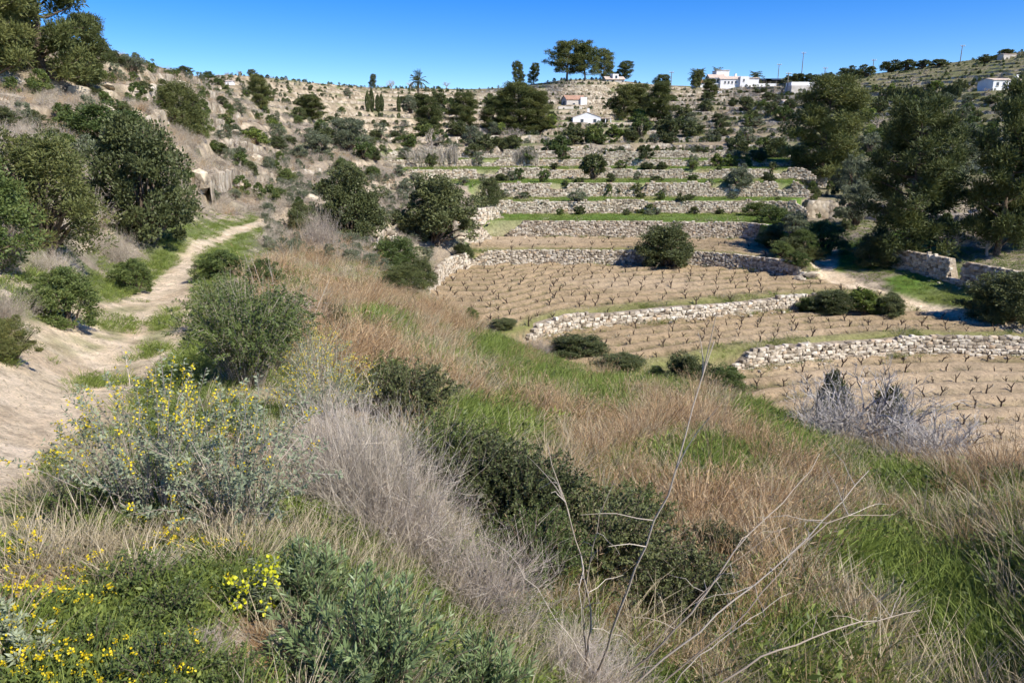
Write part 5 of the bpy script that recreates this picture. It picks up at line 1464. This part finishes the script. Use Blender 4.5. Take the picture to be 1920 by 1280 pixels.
# long low building
o, m = house(1532, 172, 'long low whitish building with dark openings on the right ridge', 0.0, None, 'building', 'building')
boxp('wall', o, -44 * m, 46 * m, 0, 6, -4, 10 * m, M_CREAM)
boxp('upper_wall', o, -43 * m, 2 * m, 1, 6, 10.05 * m, 16 * m, M_WHITE)
boxp('roof', o, 2.2 * m, 45 * m, 0.2, 6.2, 17.1 * m, 18.6 * m, M_WHITE)
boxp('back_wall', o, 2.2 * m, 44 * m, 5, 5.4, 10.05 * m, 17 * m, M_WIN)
for q in (4, 18, 31, 44): boxp('pillar', o, (q - 1.2) * m, (q + 1.2) * m, 0.3, 0.9, 10.05 * m, 17 * m, M_WHITE)
boxp('end_wall', o, 40 * m, 46.2 * m, -0.2, 6.1, -3.9, 19 * m, M_WHITE)
for x, l, mt, w in ((1455, 'dark blue awning roof left on the right ridge', M_BLUER, 18), (1490, 'green sheet roof behind the long low building', M_GREENR, 20), (1432, 'second dark blue awning roof beside the villa wall', M_BLUER, 13)):
    o, m = house(x, 158, l, 0, 296, 'shelter', 'shelter')
    boxp('roof', o, -w * m, w * m, 0, 5, 6.5 * m, 9 * m, mt)
    for q in (-w + 1, 0, w - 2): boxp('post', o, q * m, (q + 1) * m, 0.2, 0.4, -2, 6.45 * m, M_POLE)
    boxp('back_wall', o, -w * m, w * m, 4, 4.3, -2, 6.4 * m, M_CREAM)
# long white house at the right edge
o, m = house(1912, 165, 'long white house on the slope at the right edge', 0.06)
gable(o, -48 * m, 60 * m, 0, 6, -3, 12 * m, 16 * m, M_WHITE, M_PALET, 'x', 0.2)
boxp('chimney', o, -4 * m, 0 * m, 1, 2, 12 * m, 22 * m, M_WHITE)
for q in (-40, -29, -18, 10, 22): window(o, q * m, 6 * m, 3.4 * m, 5 * m, -0.02)
boxp('door', o, -10 * m, -6 * m, -0.04, 0.08, -0.5, 8 * m, M_FRAME)
for x, y, w, h, l in ((1473,197,9,8,'tiny white hut below the long low building'),(428,160,9,8,'tiny cream hut near the far left skyline'),(1895,108,26,6,'flat roofed house at the very top of the right skyline'),(1350,175,6,4,'small cream shed below the villa')):
    o, m = house(x, y, l, 0.1, None, 'hut', 'hut')
    gable(o, -w * m / 2, w * m / 2, 0, 3, -1, h * m * 0.75, h * m, M_WHITE if w < 10 else M_CREAM, M_PALET, 'x', 0.1); boxp('door', o, -1 * m, 1 * m, -0.05, 0.06, -0.3, h * m * 0.5, M_FRAME)
# utility poles
for x, y, h, l in ((1502,150,44,'wooden power pole above the long low building'),(1458,155,30,'power pole right of the villa'),(1545,152,22,'short power pole among the skyline trees'),(1800,118,28,'power pole on the right skyline'),(1635,142,26,'power pole left of the right skyline trees'),(1258,160,22,'thin pole on the ridge between pines and villa'),(1475,178,36,'pale lamp post in front of the dark shelters')):
    o, m = house(x, y, l, 0.1, None, 'pole', 'utility_pole')
    g = Geo(); g.tube([(0, 0, -1), (0, 0, h * m * 0.5), (0, 0, h * m)], [0.16, 0.14, 0.11], 6); link('pole', g.mesh('pole', M_POLE), o)
    boxp('crossarm', o, -0.9, 0.9, -0.18, -0.12, h * m - 0.5, h * m - 0.3, M_POLE)
    for q in (-0.75, 0, 0.75): boxp('insulator', o, q - 0.07, q + 0.07, -0.2, -0.1, h * m - 0.29, h * m - 0.05, M_WHITE)

# ------------------------------------------------------------------ foreground plants
def stem_shrub(seed, n, H, R, leaf_mat_, stem_mat, L, Wd, per=40, l0=0.25, flow=None, fprob=0.6, fn=14, fs=0.016, up=0.5, sr=0.0035, curl=0.15, arch=0.25, floww=0.10):
    """shrub of leafy stems fanning from the base; real metres; returns stems, foliage and flowers meshes"""
    r = np.random.default_rng(seed); st = Geo(); lf = Geo(); fl = Geo()
    for i in range(n):
        a = r.uniform(0, 6.28); q = math.sqrt(r.random())
        d = np.array([math.cos(a) * q, math.sin(a) * q, 0])
        b0 = d * R * 0.18; tip = d * R * r.uniform(0.75, 1.1) + np.array([0, 0, H * r.uniform(0.6, 1.05) * (1 - 0.45 * q * q)])
        k = 7; p = curve(b0, tip, k, sag=H * arch * q * r.uniform(0.2, 1), wob=0.018 * H, r=r)
        st.tube(p, np.linspace(sr, sr * 0.35, k), 3, r.random())
        s = np.linspace(0, 1, k); T = np.gradient(p, axis=0)
        for side in range(1):
            m = int(per * r.uniform(0.7, 1.2)); t = l0 + (1 - l0) * r.random(m) ** 0.8
            P = np.stack([np.interp(t, s, p[:, c]) for c in range(3)], -1); TT = unit(np.stack([np.interp(t, s, T[:, c]) for c in range(3)], -1))
            D = unit(TT * up + unit(np.cross(TT, r.normal(size=(m, 3)))) + 0.2 * r.normal(size=(m, 3)))
            lf.leaves(r, P + D * sr, D, L * r.uniform(0.6, 1.2, m), Wd * r.uniform(0.7, 1.2, m), np.clip(r.random() * 0.4 + 0.6 * r.random(m), 0, 1))
        if flow is not None and r.random() < fprob:
            m = int(fn * r.uniform(0.6, 1.3)); t = 1 - floww * r.random(m)
            P = np.stack([np.interp(t, s, p[:, c]) for c in range(3)], -1) + r.normal(size=(m, 3)) * fs * 0.8
            fl.leaves(r, P, rdir(r, m), fs, fs * 0.9, r.random(m))
    return [('stems', st.mesh('shrub_stems', stem_mat)), ('foliage', lf.mesh('shrub_foliage', leaf_mat_))] + ([('flowers', fl.mesh('shrub_flowers', flow))] if fl.n else [])
def fore(name, parts, px, py, label, cat, d=None, s=1.0, group=None, rz=None, dz=-0.02):
    if d is None: p = hit(px, py)
    else:
        d = DS(d); x = at(px, py, d)[0]; p = (x, d, float(zat(x, d)))
    o = link(name, None, None, (p[0], p[1], p[2] + dz), (0, 0, vr.uniform(0, 6.28) if rz is None else rz), s)
    for nm, me in parts:
        q_ = link(nm, me, o)
        if nm == 'flowers': q_['kind'] = 'stuff'
    tag(o, label, cat, group); return o
YS = [stem_shrub(600, 95, 1.0, 0.64, M_SILVER, M_TWIG, 0.027, 0.011, 58, 0.25, M_FLOW, 0.8, 22, 0.014, floww=0.28, arch=0.15), stem_shrub(601, 105, 0.9, 0.66, M_SILVER, M_TWIG, 0.028, 0.011, 62, 0.25, M_FLOW, 0.4, 18, 0.014, floww=0.2, arch=0.15)]
fore('flowering_shrub', YS[0], 300, 1000, 'silvery shrub with many yellow flowers, its left half overhanging the path', 'shrub', 3.75)
fore('flowering_shrub', YS[1], 450, 1010, 'silvery shrub with few yellow flowers right of the overhanging one', 'shrub', 3.7)
fore('flowering_shrub', YS[0], 610, 790, 'silvery yellow-flowered shrub farther back behind the dry brush', 'shrub', 7.0, 0.95)
fore('flowering_shrub', YS[0], 585, 720, 'yellow-flowered shrub peeping behind the tall green twiggy bush', 'shrub', 8.4, 0.8)
TB = stem_shrub(605, 190, 1.3, 0.85, M_LEAF, M_MAUVE, 0.034, 0.015, 95, 0.15, None, curl=0.2, arch=0.35)
fore('leafy_shrub', TB, 468, 740, 'tall olive green twiggy bush right of the path', 'shrub', 7.4)
fore('leafy_shrub', TB, 505, 720, 'greyish green twiggy bush behind the tall one right of the path', 'shrub', 8.2, 0.85)
fore('leafy_shrub', TB, 430, 640, 'rusty twiggy bush farther along right of the path', 'shrub', 11.0, 0.7)
FT = [twig_bush(610 + i, M_TWIG, 800, 6, 0.9, 0.0055, 5, 0.05, 0.20, 0.04) for i in range(2)]
FM = [twig_bush(613 + i, M_MAUVE, 850, 6, 0.9, 0.0055, 5, 0.05, 0.22, 0.04) for i in range(2)]
def brush(px, py, w, h, label, me, d=None):
    if d is None: p = hit(px, py)
    else:
        d = DS(d); x = at(px, py, d)[0]; p = (x, d, float(zat(x, d)))
    m = math.hypot(p[1], p[2]) / F_PX
    o = link('dry_brush', None, None, (p[0], p[1], p[2] - 0.03), (0, 0, vr.uniform(0, 6.28)), (w * m / 1.7, w * m / 1.7, h * m))
    link('twigs', me, o); tag(o, label, 'dry brush'); return o
brush(690, 1000, 330, 270, 'big mauve brown dry brush behind the rosemary', FM[0], 4.4)
brush(640, 880, 260, 190, 'grey dry brush behind the silvery shrub', FT[0], 5.4)
brush(760, 1080, 280, 200, 'pale grey dry brush lying right of the rosemary', FT[1], 4.2)
brush(880, 1150, 340, 170, 'sprawling pale dry brush below the dark leafy bushes', FT[0], 3.9)
brush(1080, 1290, 260, 130, 'matted pale dry brush at the bottom edge', FT[1], 3.6)
brush(550, 640, 130, 90, 'grey dry brush beside the brown grass slope', FM[1], 12)
brush(600, 450, 80, 90, 'grey leafless brush between two dark bushes at the path end', FT[0], 34.5)
brush(300, 1110, 130, 70, 'small dry brush on the bank in front of the silvery shrub', FT[1], 2.9)
brush(380, 1230, 160, 70, 'low grey dry brush among the bank herbs', FT[0], 2.25)
brush(-10, 470, 120, 130, 'grey dry brush at the left edge under the bush', FT[0], 11)
brush(1010, 655, 55, 62, 'grey dry brush at the left tip of the lower wall', FT[1], 29)
brush(0, 600, 130, 80, 'grey dry brush at the left edge by the verge', FM[0], 8.6)
brush(90, 520, 110, 60, 'grey brush on the bank behind the round olive bush', FM[1], 12.5)
brush(210, 470, 100, 70, 'mauve brush under the tall dark bush', FM[0], 18)
brush(1590, 815, 210, 120, 'pale twiggy thicket under the left leafless tree', GTW[0], 16)
brush(1745, 868, 190, 110, 'pale twiggy thicket under the nearer leafless tree', GTW[1], 13.2)
# dark leafy bushes on the slope
LK = [stem_shrub(660 + i, 230, 0.85, 0.70, M_DARK, M_BARK, 0.034, 0.017, 75, 0.15, None, up=0.7, sr=0.005, arch=0.3) for i in range(2)] + [stem_shrub(663, 200, 0.85, 0.62, M_LEAF, M_BARK, 0.032, 0.015, 75, 0.15, None, up=0.7, sr=0.005, arch=0.3)]
for px, py, s, l, k in ((985,1005,0.95,'broad dark bush in front of the green slope patch',0),(1120,1090,0.95,'large dark bush in the middle of the slope behind tall dead stalks',1),(1275,1165,0.80,'dark bush at the lower end of the slope bushes',0),
                        (840,905,0.85,'upright dark bush above the broad dark one',2),(765,800,0.95,'dark bush right of the far silvery shrub',1),(720,745,0.75,'small dark bush at the upper end of the slope bushes',2),(1010,1090,0.70,'low dark bush left of the large one',2),(900,960,0.85,'dark bush filling the gap left of the broad one',1),
                        (1190,1010,0.75,'dark bush at the back of the slope bushes',2),(1340,1060,0.55,'small dark bush right behind the slope bushes',0)):
    fore('bush', LK[k], px, py, l, 'bush', None, s * 1.08)
# rosemary at the camera's feet
RM = [stem_shrub(620, 120, 0.56, 0.40, M_ROSE, M_BARK, 0.042, 0.008, 85, 0.10, None, up=1.3, sr=0.004, arch=0.12), stem_shrub(621, 80, 0.44, 0.24, M_ROSE, M_BARK, 0.04, 0.0078, 80, 0.12, None, up=1.3, sr=0.004, arch=0.1)]
fore('rosemary', RM[0], 690, 1330, 'large green rosemary at the bottom edge', 'rosemary', 2.25, 1.0, dz=-0.05)
fore('rosemary', RM[1], 900, 1310, 'smaller rosemary right of the large one at the bottom edge', 'rosemary', 2.5, 1.05)
fore('rosemary', RM[1], 585, 1150, 'rosemary sprig bush left behind the large one', 'rosemary', 2.75, 0.9)
# lime flowered spurge
SP = stem_shrub(630, 16, 0.30, 0.13, M_OLIVE, M_ROSE, 0.03, 0.006, 34, 0.1, M_LIME, 0.9, 18, 0.018, floww=0.05)
fore('spurge', SP, 495, 1190, 'small plant with lime yellow flower heads beside the rounded stone', 'spurge', 2.62, 1.05)
SP2 = stem_shrub(631, 14, 0.22, 0.12, M_SILVER, M_ROSE, 0.03, 0.009, 40, 0.1, M_FLOW, 0.7, 16, 0.013, floww=0.3)
for i, (px, py, l) in enumerate(((20, 1210, 'yellow flower spike at the bottom left corner'), (60, 1260, 'silvery yellow spike plant at the bottom left corner'))): fore('flower_spike', SP2, px, py, l, 'wildflower', None, 0.9)
LB = stem_shrub(635, 60, 0.30, 0.26, M_LEAF, M_BARK, 0.022, 0.010, 45, 0.1, None, sr=0.003)
for px, py, s, l in ((150, 980, 0.95, 'low brownish green bush at the path edge'), (260, 1120, 0.8, 'small dark herb bush on the near bank'), (330, 1170, 0.7, 'little leafy herb bush right of the first on the bank'), (300, 1290, 0.75, 'leafy herb bush at the bottom edge'), (180, 1240, 0.6, 'leafy herb bush near the bottom left stones'), (440, 1290, 0.55, 'small herb bush at the bottom edge by the orange earth')):
    fore('herb_bush', LB, px, py, l, 'herb bush', None, s)
WF = stem_shrub(640, 26, 0.10, 0.08, M_LEAF, M_ROSE, 0.016, 0.006, 16, 0.1, M_FLOW, 1, 6, 0.013)
for px, py, l in ((113,1150,'low plant with an orange yellow flower left on the bank'),(415,1105,'stalk with a single orange yellow flower below the silvery shrub'),(255,985,'low plant with yellow flowers at the front of the silvery shrub'),(820,1110,'yellow flowered plant in the pale dry brush')):
    fore('wildflower', WF, px, py, l, 'wildflower', None, 0.8)
# stones
for px, py, w, h, l in ((515,1215,44,54,'rounded pale stone in the orange earth bank'),(92,1250,26,20,'small pale stone at the bottom left'),(70,1236,14,14,'smaller pale stone beside the small one at the bottom left'),(60,872,42,14,'flat white stone on the path'),(225,978,22,12,'flat stone at the path edge'),(470,1140,30,20,'flat tan stone under the lime flowers'),(430,1265,22,14,'little stone in the orange earth'),(10,560,40,24,'pale block on the left verge')):
    p = hit(px, py); m = math.hypot(p[1], p[2]) / F_PX
    tag(link('stone', ROCK[int(vr.integers(0, 5))], None, (p[0], p[1], p[2] + h * m * 0.25), (0, 0, vr.uniform(0, 6)), (w * m * 1.15, w * m, h * m * 1.15)), l, 'stone')
# tall dead stalks
def stalk(pts, label, r0=0.006, twigs=6, seed=0, name='dead_stalk'):
    r = np.random.default_rng(700 + seed); g = Geo(); tw = Geo()
    P = [np.array(at(*q)) for q in pts]
    z = float(zat(P[0][0], P[0][1])); P = [np.array([P[0][0], P[0][1], min(z - 0.02, P[0][2])])] + P
    P = np.array(P); s = np.concatenate([[0], np.cumsum(np.linalg.norm(np.diff(P, axis=0), axis=1))]); t = np.linspace(0, s[-1], 16)
    C_ = np.stack([np.interp(t, s, P[:, c]) for c in range(3)], -1) + r.normal(size=(16, 3)) * 0.006
    base = C_[0].copy(); C_ = C_ - base
    g.tube(C_, np.linspace(r0, r0 * 0.3, 16), 6, r.random())
    for i in range(twigs):
        k = int(r.integers(5, 15)); d = unit(C_[k] - C_[k - 1] + r.normal(size=3) * 0.45); ln = r.uniform(0.08, 0.35) * s[-1] / 1.5
        tw.tube(curve(C_[k], C_[k] + d * ln, 5, sag=0.02, wob=0.006, r=r), np.linspace(r0 * 0.45, r0 * 0.15, 5), 4, r.random())
    o = link(name, None, None, tuple(base)); link('stem', g.mesh('stalk_stem', M_STALK, True), o)
    if twigs: link('side_twigs', tw.mesh('stalk_twigs', M_STALK), o)
    tag(o, label, 'dead stalk')
stalk([(1110,1290,3.6),(1160,1150,3.4),(1215,1010,3.3),(1265,900,3.25),(1300,770,3.3),(1335,640,3.4)], 'tallest dead stalk, rising steeply over the dark bushes', 0.008, 5, 1)
stalk([(1090,1290,3.6),(1110,1150,3.5),(1085,1020,3.5),(1055,930,3.5),(1025,830,3.6)], 'forked dead stalk left of the tallest one', 0.007, 9, 2)
stalk([(1100,1290,3.6),(1095,1120,3.5),(1125,960,3.5),(1150,905,3.5)], 'short dead stalk between the two steep ones', 0.005, 5, 3)
stalk([(1150,1290,3.7),(1290,1160,3.6),(1400,1000,3.7),(1470,940,3.8),(1540,850,4.0)], 'dead stalk leaning right with a forked tip', 0.007, 5, 4)
stalk([(1180,1290,3.7),(1330,1165,3.7),(1480,1040,3.8),(1580,940,3.9),(1632,880,4.0)], 'long dead stalk leaning right, ending above the green patch', 0.007, 6, 5)
stalk([(1230,1290,3.8),(1400,1150,3.8),(1500,1020,3.9),(1580,968,4.0),(1680,965,4.2)], 'dead stalk whose tip bends level to the right', 0.006, 5, 6)
stalk([(1330,1290,3.9),(1450,1220,3.9),(1580,1175,4.0),(1660,1160,4.1),(1725,1140,4.2)], 'low thick dead stalk reaching far right', 0.008, 7, 7)
stalk([(1260,1290,3.8),(1290,1250,3.8),(1400,1160,3.9),(1480,1110,4.0)], 'short dead stalk low at the bottom', 0.005, 5, 8)
stalk([(1130,1290,3.6),(1060,1180,3.5),(960,1040,3.6),(900,1000,3.7)], 'thin pale stalk leaning left over the dry brush', 0.004, 5, 9)
stalk([(1200,1290,3.7),(1230,1200,3.7),(1370,1060,3.9),(1450,1000,4.0),(1500,975,4.1)], 'thin stalk between the leaning stalks', 0.004, 5, 10)
stalk([(1175,1290,3.6),(1175,1200,3.6),(1178,1175,3.6)], 'short upright stalk stub at the bottom', 0.005, 0, 11)
for i, (x, y, d, tx, ty, l) in enumerate(((500,580,13,470,480,'thin pale stalk beside the path bend'),(520,600,12.5,500,470,'second thin stalk right of the path bend'),(560,640,11,620,520,'dark thin stalk leaning over the brown grass'),(480,560,14,455,470,'thin straw stalk above the green verge'),(1850,900,11,1840,800,'thin stalk at the right above the grass'),(240,700,7.5,222,640,'thin stalk with yellow buds beside the path'))):
    stalk([(x,y,d),((x+tx)/2+4,(y+ty)/2,d),(tx,ty,d+0.3)], l, 0.007, 4, 20 + i)
# ground herbs of the near bank
X, Y, r = fan_points(16000, 1.4, 7.0, -0.5, 0.30, 520, 1.0)
pd = dist_poly(X, Y, PATH_L); bk = np.exp(-(((X + 0.72) / 0.30) ** 2 + ((Y - 2.35) / 0.35) ** 2))
scatter('bank_herbs', keep(X, Y, (pd > 0.02) & (r.random(len(X)) > bk * 1.6) & (fbm(X * 2, Y * 2, 370, 3) > 0.42) & ~slope_zone(X, Y)), HERB + HERBD + GRN[:2], 0.22, 0.6, 20, 'low green herbs covering the near bank')
FLW = []
for i in range(2):
    g = Geo(); rr_ = np.random.default_rng(640 + i); g.leaves(rr_, rr_.normal(size=(10, 3)) * 0.004 + np.array([0, 0, 0.1]), unit(rr_.normal(size=(10, 3)) + np.array([0, 0, 0.3])), 0.010, 0.008, rr_.random(10)); FLW.append(g.mesh('tiny_flower', M_FLOW))
X, Y, r = fan_points(700, 1.9, 3.3, -0.42, -0.17, 521, 1.0)
scatter('tiny_flowers', keep(X, Y, (dist_poly(X, Y, PATH_L) > 0.1) & (fbm(X * 1.5, Y * 1.5, 371, 2) > 0.45)), FLW, 0.7, 1.2, 21, 'tiny yellow flowers dotted through the bank herbs')
X, Y, r = fan_points(3000, 1.8, 7, -0.5, 0.3, 522, 1.0)
scatter('bank_straw', keep(X, Y, (dist_poly(X, Y, PATH_L) > 0.1) & (fbm(X * 2, Y * 2, 372, 3) > 0.5)), STRAWT, 0.25, 0.55, 22, 'bleached straw and twigs littering the bank')
# pebbles
PEB = [ROCK[i] for i in range(5)]
X, Y, r = fan_points(14000, 1.6, 30, -0.75, -0.05, 523, 0.8)
scatter('pebbles', keep(X, Y, (dist_poly(X, Y, PATH_L) < 0.5)), PEB, 0.006, 0.04, 23, 'small pebbles strewn over the dirt path', 1.0)
X, Y, r = fan_points(4000, 24, 60, -0.2, 0.75, 524, 1.0)
scatter('field_stones', keep(X, Y, terr_mask(X, Y) > 0.8), PEB, 0.03, 0.12, 24, 'small stones scattered over the vineyard soil', 1.0)

# ------------------------------------------------------------------ look-alikes told apart by their order
bpy.context.view_layer.update()
def ordinal(n): return '%d%s' % (n, 'th' if 10 <= n % 100 <= 20 else {1: 'st', 2: 'nd', 3: 'rd'}.get(n % 10, 'th'))
same = {}
for o in SC.objects:
    if o.parent is None and o.get('category') and o.get('label') and o.get('group'):
        same.setdefault((o['label'], o['group']), []).append(o)
for (lab, grp), os_ in same.items():
    if len(os_) > 1:
        os_.sort(key=lambda o: project(o.location.x, o.location.y, o.location.z)[0])
        for i, o in enumerate(os_): o['label'] = '%s, %s from left' % (lab, ordinal(i + 1))
